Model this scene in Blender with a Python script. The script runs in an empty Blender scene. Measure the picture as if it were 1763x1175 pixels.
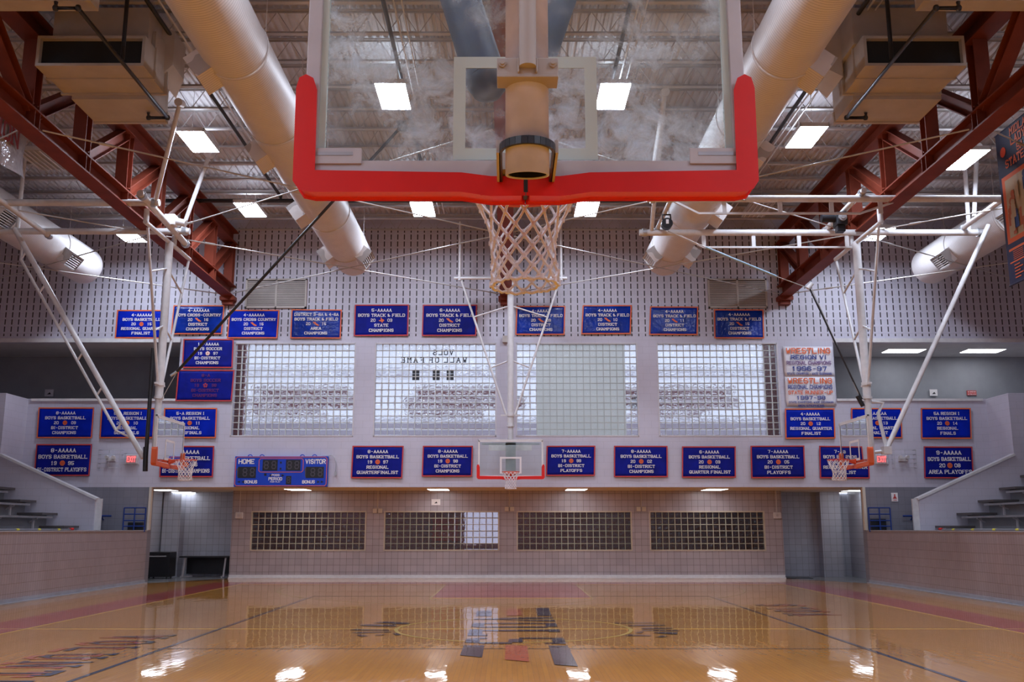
import bpy, math, random
from mathutils import Vector, Matrix
random.seed(7)
SC = bpy.context.scene
COL = SC.collection
pi = math.pi
# ------------------------------------------------------------------ camera, world, exposure
F, CX, CY, PITCH, CAMZ = 1665.0, 873.0, 587.5, math.radians(10.97), 1.55
cd = bpy.data.cameras.new('camera'); cam = bpy.data.objects.new('camera', cd); COL.objects.link(cam)
cam.location = (0, 0, CAMZ); cam.rotation_euler = (pi/2 + PITCH, 0, 0)
cd.sensor_width = 36; cd.lens = 36*F/1763; cd.shift_x = (881.5-CX)/1763; cd.clip_end = 200
SC.camera = cam
SC.view_settings.view_transform = 'Standard'; SC.view_settings.look = 'None'
SC.view_settings.gamma = 1; SC.view_settings.exposure = 1.13; SC.view_settings.use_curve_mapping = False
LAMP = 36.0          # brightness of the gym fixtures
w = bpy.data.worlds.new('sky'); SC.world = w; w.use_nodes = True
bg = w.node_tree.nodes['Background']; bg.inputs[0].default_value = (.70, .79, 1, 1); bg.inputs[1].default_value = .5
SC.cycles.max_bounces = 10; SC.cycles.diffuse_bounces = 4; SC.cycles.glossy_bounces = 4
SC.cycles.transmission_bounces = 8; SC.cycles.transparent_max_bounces = 16
SC.cycles.caustics_reflective = False; SC.cycles.caustics_refractive = False
SC.cycles.sample_clamp_indirect = 4
# ------------------------------------------------------------------ pixel -> place on a plane
cp, sp = math.cos(PITCH), math.sin(PITCH)
def ray(px, py):
    a = (px-CX)/F; b = (CY-py)/F
    return Vector((a, cp-b*sp, sp+b*cp))
def onY(px, py, Y): d = ray(px, py); t = Y/d.y; return Vector((d.x*t, Y, CAMZ+d.z*t))
def onX(px, py, X): d = ray(px, py); t = X/d.x; return Vector((X, d.y*t, CAMZ+d.z*t))
def onZ(px, py, Z): d = ray(px, py); t = (Z-CAMZ)/d.z; return Vector((d.x*t, d.y*t, Z))
# ------------------------------------------------------------------ materials
def _mix(nt, a, b, fac):
    m = nt.nodes.new('ShaderNodeMix'); m.data_type = 'RGBA'
    for s, v in ((0, fac), (6, a), (7, b)):
        if isinstance(v, bpy.types.NodeSocket): nt.links.new(v, m.inputs[s])
        elif s == 0: m.inputs[0].default_value = v
        else: m.inputs[s].default_value = (*v, 1)
    return m.outputs[2]
def pos(nt): return nt.nodes.new('ShaderNodeNewGeometry').outputs['Position']
def noise(nt, vec, scale, detail=3, rough=.5):
    n = nt.nodes.new('ShaderNodeTexNoise'); n.inputs['Scale'].default_value = scale
    n.inputs['Detail'].default_value = detail; n.inputs['Roughness'].default_value = rough
    nt.links.new(vec, n.inputs['Vector']); return n.outputs[0]
def ramp(nt, v, a, b, c0=0, c1=1):
    m = nt.nodes.new('ShaderNodeMapRange'); nt.links.new(v, m.inputs[0])
    for i, x in enumerate((a, b, c0, c1)): m.inputs[i+1].default_value = x
    return m.outputs[0]
def bump(nt, h, strength, dist, bsdf, inp='Normal'):
    b = nt.nodes.new('ShaderNodeBump'); b.inputs['Strength'].default_value = strength
    b.inputs['Distance'].default_value = dist; nt.links.new(h, b.inputs['Height'])
    nt.links.new(b.outputs[0], bsdf.inputs[inp])
def M_(name, rgb, rough=.5, metal=0, var=.08, vs=3.0, bmp=0, bs=20, coat=0, emis=None, es=0, spec=None):
    m = bpy.data.materials.new(name); m.use_nodes = True; nt = m.node_tree
    b = nt.nodes['Principled BSDF']
    b.inputs['Roughness'].default_value = rough; b.inputs['Metallic'].default_value = metal
    if coat: b.inputs['Coat Weight'].default_value = coat; b.inputs['Coat Roughness'].default_value = .08
    if spec is not None: b.inputs['Specular IOR Level'].default_value = spec
    if emis: b.inputs['Emission Color'].default_value = (*emis, 1); b.inputs['Emission Strength'].default_value = es
    p = pos(nt)
    n = noise(nt, p, vs, 4)
    dark = tuple(c*(1-var) for c in rgb); lite = tuple(min(1, c*(1+var)) for c in rgb)
    nt.links.new(_mix(nt, dark, lite, ramp(nt, n, .3, .7)), b.inputs['Base Color'])
    if bmp: bump(nt, noise(nt, p, bs, 3), bmp, .02, b)
    return m
def planar(nt, axis):
    s = nt.nodes.new('ShaderNodeSeparateXYZ'); nt.links.new(pos(nt), s.inputs[0])
    c = nt.nodes.new('ShaderNodeCombineXYZ')
    nt.links.new(s.outputs[0 if axis == 'Y' else 1], c.inputs[0]); nt.links.new(s.outputs[2 if axis != 'Z' else 0], c.inputs[1])
    return c.outputs[0], s
def tile_mat(name, axis, c1, c2, mortar, bw, bh, ms=.006, off=.0, rough=.35, bmp=.3, slots=None, var=.5, slotc=(.035, .025, .03)):
    m = bpy.data.materials.new(name); m.use_nodes = True; nt = m.node_tree; b = nt.nodes['Principled BSDF']
    v, s = planar(nt, axis)
    t = nt.nodes.new('ShaderNodeTexBrick'); nt.links.new(v, t.inputs['Vector'])
    t.offset = off; t.squash = 1; t.inputs['Scale'].default_value = 1
    t.inputs['Color1'].default_value = (*c1, 1); t.inputs['Color2'].default_value = (*c2, 1); t.inputs['Mortar'].default_value = (*mortar, 1)
    t.inputs['Mortar Size'].default_value = ms; t.inputs['Mortar Smooth'].default_value = .2
    t.inputs['Brick Width'].default_value = bw; t.inputs['Row Height'].default_value = bh
    col = t.outputs[0]
    big = ramp(nt, noise(nt, pos(nt), .8, 4), .35, .65, .93, 1.03)
    mul = nt.nodes.new('ShaderNodeVectorMath'); mul.operation = 'SCALE'; nt.links.new(col, mul.inputs[0]); nt.links.new(big, mul.inputs['Scale'])
    col = mul.outputs[0]
    if slots:                       # acoustic block: dark vertical slots between z0 and z1
        z0, z1 = slots
        def mth(op, a, bb=None):
            n = nt.nodes.new('ShaderNodeMath'); n.operation = op
            for i, q in enumerate((a, bb)):
                if q is None: continue
                if isinstance(q, bpy.types.NodeSocket): nt.links.new(q, n.inputs[i])
                else: n.inputs[i].default_value = q
            return n.outputs[0]
        fx = mth('FRACT', mth('MULTIPLY', s.outputs[0], 1/.203)); fz = mth('FRACT', mth('MULTIPLY', s.outputs[2], 1/.222))
        a = mth('LESS_THAN', mth('ABSOLUTE', mth('SUBTRACT', fx, .5)), .085)
        c = mth('LESS_THAN', mth('ABSOLUTE', mth('SUBTRACT', fz, .5)), .37)
        d = mth('MULTIPLY', mth('GREATER_THAN', s.outputs[2], z0), mth('LESS_THAN', s.outputs[2], z1))
        f = mth('MULTIPLY', mth('MULTIPLY', a, c), d)
        col = _mixs(nt, col, slotc, f)
    nt.links.new(col, b.inputs['Base Color']); b.inputs['Roughness'].default_value = rough
    bump(nt, t.outputs[1], -bmp, .01, b)
    return m
def _mixs(nt, a, rgb, f):
    m = nt.nodes.new('ShaderNodeMix'); m.data_type = 'RGBA'
    nt.links.new(f, m.inputs[0]); nt.links.new(a, m.inputs[6]); m.inputs[7].default_value = (*rgb, 1); return m.outputs[2]
def duct_mat(rgb):
    m = M_('duct_enamel', rgb, .5, var=.04); nt = m.node_tree; b = nt.nodes['Principled BSDF']
    s = nt.nodes.new('ShaderNodeSeparateXYZ'); nt.links.new(pos(nt), s.inputs[0])
    a = nt.nodes.new('ShaderNodeMath'); a.operation = 'MULTIPLY_ADD'; a.inputs[1].default_value = 1/.06; nt.links.new(s.outputs[1], a.inputs[0]); nt.links.new(noise(nt, pos(nt), 1.5, 2), a.inputs[2])
    f = nt.nodes.new('ShaderNodeMath'); f.operation = 'FRACT'; nt.links.new(a.outputs[0], f.inputs[0])
    g = nt.nodes.new('ShaderNodeMath'); g.operation = 'LESS_THAN'; g.inputs[1].default_value = .17; nt.links.new(f.outputs[0], g.inputs[0])
    src = b.inputs['Base Color'].links[0].from_socket
    nt.links.new(_mixs(nt, src, tuple(c*.62 for c in rgb), g.outputs[0]), b.inputs['Base Color']); return m
def emit_mat(name, rgb, s):
    m = bpy.data.materials.new(name); m.use_nodes = True; nt = m.node_tree; nt.nodes.clear()
    e = nt.nodes.new('ShaderNodeEmission'); o = nt.nodes.new('ShaderNodeOutputMaterial')
    e.inputs[0].default_value = (*rgb, 1); e.inputs[1].default_value = s; nt.links.new(e.outputs[0], o.inputs[0]); return m
def floor_mat():
    m = bpy.data.materials.new('maple_floor'); m.use_nodes = True; nt = m.node_tree; b = nt.nodes['Principled BSDF']
    v, s = planar(nt, 'X')       # long side along Y
    c = nt.nodes.new('ShaderNodeCombineXYZ'); nt.links.new(s.outputs[1], c.inputs[0]); nt.links.new(s.outputs[0], c.inputs[1])
    t = nt.nodes.new('ShaderNodeTexBrick'); nt.links.new(c.outputs[0], t.inputs['Vector']); t.offset = .37
    t.inputs['Scale'].default_value = 1; t.inputs['Brick Width'].default_value = .9; t.inputs['Row Height'].default_value = .057
    t.inputs['Mortar Size'].default_value = .0006
    t.inputs['Color1'].default_value = (.60, .245, .022, 1); t.inputs['Color2'].default_value = (.53, .208, .018, 1); t.inputs['Mortar'].default_value = (.25, .1, .02, 1)
    mp = nt.nodes.new('ShaderNodeMapping'); mp.inputs['Scale'].default_value = (6, .6, 1); nt.links.new(pos(nt), mp.inputs[0])
    n = ramp(nt, noise(nt, mp.outputs[0], 3, 5), .3, .7, .92, 1.06)
    mul = nt.nodes.new('ShaderNodeVectorMath'); mul.operation = 'SCALE'; nt.links.new(t.outputs[0], mul.inputs[0]); nt.links.new(n, mul.inputs['Scale'])
    nt.links.new(mul.outputs[0], b.inputs['Base Color'])
    lacquer(nt, b); return m
def lacquer(nt, b):
    b.inputs['Roughness'].default_value = .45; b.inputs['Coat Weight'].default_value = 1; b.inputs['Coat Roughness'].default_value = .035
    b.inputs['Coat IOR'].default_value = 1.5; b.inputs['Specular IOR Level'].default_value = .2
    mp = nt.nodes.new('ShaderNodeMapping'); mp.inputs['Scale'].default_value = (1.6, .5, 1); nt.links.new(pos(nt), mp.inputs[0])
    bump(nt, noise(nt, mp.outputs[0], 1.6, 3, .6), .16, .02, b, 'Coat Normal')
def paint_mat(name, rgb):
    m = bpy.data.materials.new(name); m.use_nodes = True; nt = m.node_tree; b = nt.nodes['Principled BSDF']
    nt.links.new(_mix(nt, tuple(c*.9 for c in rgb), rgb, ramp(nt, noise(nt, pos(nt), 9, 4), .35, .65)), b.inputs['Base Color'])
    lacquer(nt, b); return m
def glass_mat(name, smudge=0, tint=(.93, .97, .96)):
    m = bpy.data.materials.new(name); m.use_nodes = True; nt = m.node_tree; nt.nodes.clear()
    o = nt.nodes.new('ShaderNodeOutputMaterial'); tr = nt.nodes.new('ShaderNodeBsdfTransparent'); tr.inputs[0].default_value = (*tint, 1)
    gl = nt.nodes.new('ShaderNodeBsdfGlossy'); gl.inputs['Roughness'].default_value = .02
    fr = nt.nodes.new('ShaderNodeFresnel'); fr.inputs[0].default_value = 1.35
    mx = nt.nodes.new('ShaderNodeMixShader'); nt.links.new(fr.outputs[0], mx.inputs[0]); nt.links.new(tr.outputs[0], mx.inputs[1]); nt.links.new(gl.outputs[0], mx.inputs[2])
    out = mx.outputs[0]
    if smudge:                      # dried hand and ball marks on the pane
        p = pos(nt); mp = nt.nodes.new('ShaderNodeMapping'); mp.inputs['Scale'].default_value = (1, 1, 1); nt.links.new(p, mp.inputs[0])
        big = ramp(nt, noise(nt, mp.outputs[0], 2.6, 2), .40, .60)
        n2 = nt.nodes.new('ShaderNodeTexNoise'); n2.inputs['Scale'].default_value = 11; n2.inputs['Detail'].default_value = 8; n2.inputs['Roughness'].default_value = .7; n2.inputs['Distortion'].default_value = .5
        nt.links.new(mp.outputs[0], n2.inputs['Vector'])
        fine = ramp(nt, n2.outputs[0], .42, .66, .08, 1)
        k = nt.nodes.new('ShaderNodeMath'); k.operation = 'MULTIPLY'; nt.links.new(big, k.inputs[0]); nt.links.new(fine, k.inputs[1])
        k2 = nt.nodes.new('ShaderNodeMath'); k2.operation = 'MULTIPLY_ADD'; nt.links.new(k.outputs[0], k2.inputs[0]); k2.inputs[1].default_value = smudge; k2.inputs[2].default_value = .065; k2.use_clamp = True
        df = nt.nodes.new('ShaderNodeBsdfTranslucent'); df.inputs[0].default_value = (.80, .90, 1, 1)
        fw = nt.nodes.new('ShaderNodeBsdfRefraction'); fw.inputs['IOR'].default_value = 1.001; fw.inputs['Roughness'].default_value = .30; fw.inputs[0].default_value = (.95, .97, 1, 1)
        sm = nt.nodes.new('ShaderNodeMixShader'); sm.inputs[0].default_value = .25; nt.links.new(df.outputs[0], sm.inputs[1]); nt.links.new(fw.outputs[0], sm.inputs[2]); df = sm
        m2 = nt.nodes.new('ShaderNodeMixShader'); nt.links.new(k2.outputs[0], m2.inputs[0]); nt.links.new(out, m2.inputs[1]); nt.links.new(df.outputs[0], m2.inputs[2]); out = m2.outputs[0]
    nt.links.new(out, o.inputs[0]); return m
def block_glass(name, tint, mixt=.3, rough=.12):
    m = bpy.data.materials.new(name); m.use_nodes = True; nt = m.node_tree; nt.nodes.clear()
    o = nt.nodes.new('ShaderNodeOutputMaterial')
    rf = nt.nodes.new('ShaderNodeBsdfRefraction'); rf.inputs['Color'].default_value = (*tint, 1); rf.inputs['Roughness'].default_value = rough; rf.inputs['IOR'].default_value = 1.18
    bp = nt.nodes.new('ShaderNodeBump'); bp.inputs['Strength'].default_value = .5; bp.inputs['Distance'].default_value = .03
    nt.links.new(noise(nt, pos(nt), 11, 2), bp.inputs['Height']); nt.links.new(bp.outputs[0], rf.inputs['Normal'])
    tr = nt.nodes.new('ShaderNodeBsdfTransparent'); tr.inputs[0].default_value = (*tint, 1)
    gl = nt.nodes.new('ShaderNodeBsdfGlossy'); gl.inputs['Roughness'].default_value = .1; nt.links.new(bp.outputs[0], gl.inputs['Normal'])
    a = nt.nodes.new('ShaderNodeMixShader'); a.inputs[0].default_value = mixt; nt.links.new(rf.outputs[0], a.inputs[1]); nt.links.new(tr.outputs[0], a.inputs[2])
    c = nt.nodes.new('ShaderNodeMixShader'); c.inputs[0].default_value = .12; nt.links.new(a.outputs[0], c.inputs[1]); nt.links.new(gl.outputs[0], c.inputs[2])
    nt.links.new(c.outputs[0], o.inputs[0]); return m
MT = dict(
    floor=floor_mat(),
    trimgrey=M_('grey_cove_base', (.36, .37, .42), .4, var=.1),
    conc=M_('corridor_floor_grey', (.22, .23, .25), .25, var=.15),
    blockY=tile_mat('painted_block', 'Y', (.60, .575, .67), (.585, .56, .655), (.49, .465, .54), .406, .203, .004, .5, .45, .25),
    slotY=tile_mat('acoustic_block', 'Y', (.60, .575, .67), (.585, .56, .655), (.49, .465, .54), .406, .203, .004, .5, .5, .25, slots=(7.22, 10.62)),
    blockX=tile_mat('painted_block_side', 'X', (.60, .575, .67), (.585, .56, .655), (.49, .465, .54), .406, .203, .004, .5, .45, .25),
    tileY=tile_mat('glazed_tile', 'Y', (.47, .42, .455), (.41, .365, .40), (.13, .105, .08), .203, .203, .0045, 0, .28, .35),
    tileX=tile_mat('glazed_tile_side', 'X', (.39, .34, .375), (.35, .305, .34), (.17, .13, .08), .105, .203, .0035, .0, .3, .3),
    tileC=tile_mat('corridor_tile', 'Y', (.50, .52, .60), (.44, .46, .54), (.22, .22, .25), .203, .203, .0045, 0, .3, .3),
    tileG=tile_mat('grey_wainscot_tile', 'Y', (.235, .23, .27), (.215, .21, .25), (.16, .155, .18), .203, .203, .004, 0, .35, .2),
    brick=tile_mat('red_brick', 'Y', (.30, .07, .065), (.22, .05, .05), (.3, .22, .22), .2, .075, .008, .5, .8, .3),
    deck=M_('roof_deck_paint', (.62, .59, .60), .55, var=.06),
    joist=M_('joist_paint', (.50, .47, .46), .5, var=.08),
    truss=M_('red_oxide_steel', (.20, .038, .019), .6, var=.18, vs=2, spec=.25),
    duct=duct_mat((.74, .70, .70)),
    duct2=M_('hvac_sheet', (.50, .45, .42), .5, var=.08),
    dark=M_('opening_shade_black', (.012, .011, .011), .8),  # near-black colour standing in for the shade inside openings
    blackpipe=M_('black_pipe', (.018, .016, .018), .35, var=.3),
    white=M_('white_enamel', (.72, .70, .71), .3, var=.07, vs=8),
    steel=M_('galvanised', (.5, .5, .52), .35, metal=.7, var=.15),
    frame=M_('grey_frame', (.62, .59, .62), .4, metal=.1, var=.06, vs=6),
    mast=M_('scuffed_mast_paint', (.72, .70, .78), .4, var=.14, vs=7, bmp=.06),
    red=M_('red_vinyl_pad', (.80, .010, .005), .32, var=.06, bmp=.05, bs=6),
    redside=M_('orange_vinyl_pad', (.72, .12, .03), .4, var=.06),
    rim=M_('rim_orange_paint', (.75, .08, .02), .35, var=.05),
    net=M_('net_cord', (.86, .83, .86), .8, var=.12, vs=60, bmp=.3, bs=300),
    target=M_('painted_target', (.66, .76, .72), .5, var=.03),
    glass=glass_mat('backboard_glass', 0), smudge=glass_mat('smudged_backboard_glass', .8),
    blue=M_('royal_vinyl', (.001, .016, .40), .5, var=.2, vs=2.5, bmp=.3, bs=7, spec=.1),
    navy=M_('navy_vinyl', (.001, .006, .23), .6, var=.2, vs=3, bmp=.3, bs=6, spec=.2),
    sky=M_('glossy_blue_vinyl', (.002, .028, .30), .2, var=.3, vs=4, bmp=.6, bs=9, spec=.3),
    orange=M_('orange_print', (.78, .15, .04), .5, var=.05),
    redprint=M_('red_print', (.55, .05, .05), .5, var=.05),
    dimred=M_('faded_red_print', (.13, .012, .11), .6, var=.05),
    ink=M_('white_print', (.86, .82, .82), .5, var=.04),
    inkblue=M_('blue_print', (.02, .05, .28), .5, var=.04),
    inkpur=M_('purple_print', (.16, .06, .22), .5, var=.04),
    vinylw=M_('white_vinyl', (.76, .73, .78), .4, var=.05, bmp=.25, bs=6),
    silver=M_('crinkled_clear_plastic', (.55, .53, .58), .15, metal=.2, var=.25, vs=6, bmp=.9, bs=8),
    sbblue=M_('scoreboard_blue', (.0, .045, .50), .45, var=.04),
    black=M_('black_plastic', (.012, .012, .016), .4, var=.2),
    digit=M_('unlit_digit', (.07, .06, .08), .5),
    navybar=M_('dark_navy_bar', (.008, .016, .055), .6, var=.35, vs=9),
    yline=paint_mat('yellow_court_paint', (.78, .52, .12)), bline=paint_mat('navy_court_paint', (.02, .024, .055)),
    rline=paint_mat('red_court_paint', (.50, .06, .045)), rshade=paint_mat('orange_red_court_paint', (.58, .10, .035)),
    mortar=M_('window_mortar', (.66, .66, .63), .6, var=.1), mortarT=M_('tan_window_mortar', (.60, .54, .44), .6, var=.1),
    gblk=block_glass('clear_glass_block', (.97, .97, 1.0), .3, .06), gblk2=block_glass('smoky_glass_block', (.75, .68, .76), .25, .1),
    paper=M_('white_paper_blind', (.9, .91, .88), .8, var=.12, vs=2.2, emis=(.8, .85, .8), es=0),
    bench=M_('aluminium_bench', (.30, .29, .31), .4, metal=.4, var=.1), tread=M_('dark_step_tread', (.10, .085, .085), .6),
    railblue=M_('blue_rail_paint', (.01, .04, .22), .35), acoust=M_('acoustic_ceiling_tile', (.62, .60, .60), .8, var=.05, bmp=.2, bs=60),
    soffit=M_('soffit_tile', (.64, .58, .50), .7, var=.05), yellow=M_('yellow_tape', (.8, .65, .05), .5), rope=M_('steel_cable', (.55, .52, .50), .4, metal=.3),
    greywall=M_('grey_painted_wall', (.30, .31, .34), .6, var=.05), lens=emit_mat('fixture_lens_light', (.74, .835, 1.0), LAMP),
    uplens=emit_mat('uplight_slot_light', (.74, .835, 1.0), 9),
    lens3=emit_mat('corridor_lens_light', (.9, .93, 1.0), 3.2),
    lens2=emit_mat('recessed_lens_light', (.92, .94, 1.0), 4.5), exit=emit_mat('exit_letters_light', (1, .10, .10), 1.2),
    exitface=M_('exit_face', (.75, .35, .38), .4), tan=M_('tan_plastic', (.62, .57, .48), .4), offlens=M_('unlit_lens', (.42, .40, .38), .3),
    skin1=M_('photo_print_orange', (.5, .14, .06), .5), skin2=M_('photo_print_blue', (.03, .08, .3), .5), skin3=M_('photo_print_sand', (.55, .45, .3), .5),
    bannavy=M_('dark_navy_vinyl', (.018, .022, .075), .4, bmp=.2, bs=5),
)
# ------------------------------------------------------------------ mesh helpers
ORG = {}
class MB:
    def __init__(s): s.v = []; s.f = []; s.sm = []
    def add(s, vs, fs, smooth=False):
        k = len(s.v); s.v += [tuple(v) for v in vs]; s.f += [tuple(i+k for i in f) for f in fs]; s.sm += [smooth]*len(fs); return s
    def box(s, a, b):
        x0, y0, z0 = (min(a[i], b[i]) for i in range(3)); x1, y1, z1 = (max(a[i], b[i]) for i in range(3))
        return s.add([(x0,y0,z0),(x1,y0,z0),(x1,y1,z0),(x0,y1,z0),(x0,y0,z1),(x1,y0,z1),(x1,y1,z1),(x0,y1,z1)],
                     [(0,3,2,1),(4,5,6,7),(0,1,5,4),(1,2,6,5),(2,3,7,6),(3,0,4,7)])
    def bar(s, p, q, w_, h_, up=(0,0,1)):
        p, q = Vector(p), Vector(q); d = (q-p).normalized(); u = Vector(up)
        if abs(d.dot(u)) > .99: u = Vector((0,1,0))
        x = d.cross(u).normalized()*w_/2; z = x.normalized().cross(d)*h_/2
        vs = [e+a*x+b*z for e in (p, q) for a, b in ((-1,-1),(1,-1),(1,1),(-1,1))]
        return s.add(vs, [(0,1,2,3),(7,6,5,4),(0,4,5,1),(1,5,6,2),(2,6,7,3),(3,7,4,0)])
    def quad(s, a, b, c, d): return s.add([a, b, c, d], [(0,1,2,3)])
    def poly(s, pts): return s.add(pts, [tuple(range(len(pts)))])
    def tube(s, pts, r, n=8, cap=True, r2=None):
        pts = [Vector(p) for p in pts]; k = len(pts); vs = []; u = None
        for i, p in enumerate(pts):
            d = ((pts[i+1]-p) if i == 0 else (p-pts[i-1]) if i == k-1 else (pts[i+1]-pts[i-1])).normalized()
            if u is None: u = d.orthogonal().normalized()
            u = (u-d*u.dot(d)).normalized(); v = d.cross(u); rr = r if r2 is None else r+(r2-r)*i/(k-1)
            vs += [p+(u*math.cos(2*pi*j/n)+v*math.sin(2*pi*j/n))*rr for j in range(n)]
        fs = [(i*n+j, i*n+(j+1) % n, (i+1)*n+(j+1) % n, (i+1)*n+j) for i in range(k-1) for j in range(n)]
        s.add(vs, fs, True)
        if cap: s.add(vs[:n][::-1], [tuple(range(n))]); s.add(vs[-n:], [tuple(range(n))])
        return s
    def lathe(s, prof, c, n=24, axis='z'):
        vs = []
        for r, h in prof:
            for j in range(n):
                a = 2*pi*j/n; x, y = r*math.cos(a), r*math.sin(a)
                vs.append((c[0]+x, c[1]+y, c[2]+h) if axis == 'z' else (c[0]+x, c[1]+h, c[2]+y))
        s.add(vs, [(i*n+j, i*n+(j+1) % n, (i+1)*n+(j+1) % n, (i+1)*n+j) for i in range(len(prof)-1) for j in range(n)], True); return s
    def ibeam(s, p, q, dep, wid, tf=.03, tw=.02, up=(0,0,1)):
        p, q, u = Vector(p), Vector(q), Vector(up); d = (q-p).normalized(); x = d.cross(u).normalized(); z = x.cross(d)
        for sg in (-1, 1): o = z*sg*(dep/2-tf/2); s.bar(p+o, q+o, wid, tf, up)
        s.bar(p, q, tw, dep-2*tf, up); return s
    def build(s, name, mat, parent=None, loc=None, bevel=0):
        o0 = ORG[parent.name] if parent is not None else (Vector(loc) if loc is not None else Vector((0,0,0)))
        me = bpy.data.meshes.new(name)
        me.from_pydata([(v[0]-o0[0], v[1]-o0[1], v[2]-o0[2]) for v in s.v], [], s.f)
        me.polygons.foreach_set('use_smooth', s.sm); me.materials.append(mat if not isinstance(mat, str) else MT[mat]); me.update()
        o = bpy.data.objects.new(name, me); COL.objects.link(o)
        if parent is not None: o.parent = parent
        else: o.location = o0
        ORG[o.name] = o0
        if bevel:
            b = o.modifiers.new('bevel', 'BEVEL'); b.width = bevel; b.segments = 3; b.limit_method = 'ANGLE'
        return o
def tag(o, label, cat, group=None, kind=None):
    if label: o['label'] = label
    if cat: o['category'] = cat
    if group: o['group'] = group
    if kind: o['kind'] = kind
    return o
def thing(name, label, cat, loc, group=None):
    o = bpy.data.objects.new(name, None); COL.objects.link(o); o.location = loc; o.empty_display_size = .2
    ORG[o.name] = Vector(loc); return tag(o, label, cat, group)
def struct(name, mb, mat): return tag(mb.build(name, mat), None, None, None, 'structure')
def box(a, b): return MB().box(a, b)
# ------------------------------------------------------------------ lettering (block alphabet on a 4 x 6 grid; after | the slab feet)
GL = {'A':'0026 2640 1232|00 40','B':'00063645443303 3342413000','C':'4536160501103041','D':'00063645413000','E':'46060040 0333','F':'460600 0333|00',
'G':'453616050110304143 4323','H':'0006 4046 0343|00 06 40 46','I':'2026|20 26','J':'4641301001|46','K':'0006 460340|00 06 40 46','L':'060040|06','M':'0006234640|00 40',
'N':'00064046|00 46','O':'103041453616050110','P':'00063645443303|00','Q':'103041453616050110 2240','R':'00063645443303 2340|00 40','S':'454536160504133342413010010 1'.replace(' ',''),
'T':'2026 05064645|20','U':'060110304146|06 46','V':'062046|06 46','W':'0610233046|06 46','X':'0046 0640|00 06 40 46','Y':'062346 2320|06 46 20','Z':'06460040',
'0':'103041453616050110','1':'152620|20','2':'0516364544010040','3':'05163645443313 334241301001','4':'30360242|30','5':'46060333424130 1001 3010','6':'453616050110304142331302',
'7':'064620','8':'13040516364544331302011030414233','9':'431304051636454130 1001 3010','-':'1333','&':'400405162524011020 2042','*':'2333','/':'0046',':':'2021 2425','.':'2021'}
GL['S'] = '453616050413334241301001'
def text(mb, s_, o, ux, uz, h, wmax=None, slab=True, bold=1.15, gap=1.9, align=0, wx=1.0):
    """flat letters; o = centre (align 0) or left (1) of the base line"""
    o, ux, uz = Vector(o), Vector(ux), Vector(uz); k = h/(6+bold); kx = k*wx
    wd = sum((3.2 if c == ' ' else 3.2 if c == 'I' else 4+gap) for c in s_)-gap+bold
    if wmax and wd*kx > wmax: kx = wmax/wd
    x = (-wd/2 if align == 0 else 0)+bold/2
    nv = ux.cross(uz); lift = [0]
    P = lambda a, b: o+ux*(a*kx)+uz*((b+bold/2)*k)+nv*lift[0]
    for c in s_:
        if c == ' ': x += 3.2; continue
        g = GL.get(c, '0006'); st, _, sf = g.partition('|'); off = -1.2 if c == 'I' else 0
        for pl in st.split():
            pts = [(int(pl[i])+x+off, int(pl[i+1])) for i in range(0, len(pl)-1, 2)]
            for (ax, ay), (bx, by) in zip(pts, pts[1:]):
                L = math.hypot(bx-ax, by-ay)
                if L == 0: continue
                lift[0] += .0003
                dx, dy = (bx-ax)/L*bold/2, (by-ay)/L*bold/2
                mb.quad(P(ax-dx+dy, ay-dy-dx), P(bx+dx+dy, by+dy-dx), P(bx+dx-dy, by+dy+dx), P(ax-dx-dy, ay-dy+dx))
        if slab:
            for q in sf.split():
                a, b = int(q[0])+x+off, int(q[1]); hb = bold*.38
                lift[0] += .0003; bb = b-bold/2 if b == 0 else b+bold/2-2*hb
                mb.quad(P(a-1.15, bb), P(a+1.15, bb), P(a+1.15, bb+2*hb), P(a-1.15, bb+2*hb))
        x += 3.2 if c == 'I' else 4+gap; lift[0] = 0
def disc(mb, c, ux, uz, r, n=20): 
    c, ux, uz = Vector(c), Vector(ux), Vector(uz); mb.poly([c+ux*math.cos(2*pi*i/n)*r+uz*math.sin(2*pi*i/n)*r for i in range(n)])
XU, ZU, YU = Vector((1,0,0)), Vector((0,0,1)), Vector((0,1,0))
# ------------------------------------------------------------------ the room
YW, YL, YC = 28.5, 31.3, 32.7          # upper far wall, lower far wall, corridor end wall
XE, XS, ZS, ZP, ZD = 10.4, 17.0, 2.73, 1.50, 11.0
def holed(mb, x0, x1, z0, z1, holes, Y, th):
    xs = sorted({x0, x1, *[h[0] for h in holes], *[h[1] for h in holes]}); zs = sorted({z0, z1, *[h[2] for h in holes], *[h[3] for h in holes]})
    for i in range(len(xs)-1):
        for j in range(len(zs)-1):
            a, b, c, d = xs[i], xs[i+1], zs[j], zs[j+1]; mx, mz = (a+b)/2, (c+d)/2
            if a < x0-1e-6 or b > x1+1e-6 or c < z0-1e-6 or d > z1+1e-6: continue
            if any(h[0] < mx < h[1] and h[2] < mz < h[3] for h in holes): continue
            mb.quad((a,Y,c),(b,Y,c),(b,Y,d),(a,Y,d)); mb.quad((b,Y+th,c),(a,Y+th,c),(a,Y+th,d),(b,Y+th,d))
    for a, b, c, d in holes:
        mb.quad((a,Y,c),(a,Y+th,c),(b,Y+th,c),(b,Y,c)); mb.quad((a,Y,d),(b,Y,d),(b,Y+th,d),(a,Y+th,d))
        mb.quad((a,Y,c),(a,Y,d),(a,Y+th,d),(a,Y+th,c)); mb.quad((b,Y,c),(b,Y+th,c),(b,Y+th,d),(b,Y,d))
    return mb
struct('floor', MB().quad((-10.5,-10,0),(10.5,-10,0),(10.5,YC-1.0,0),(-10.5,YC-1.0,0)), 'floor')
FL = bpy.data.objects['floor']
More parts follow.
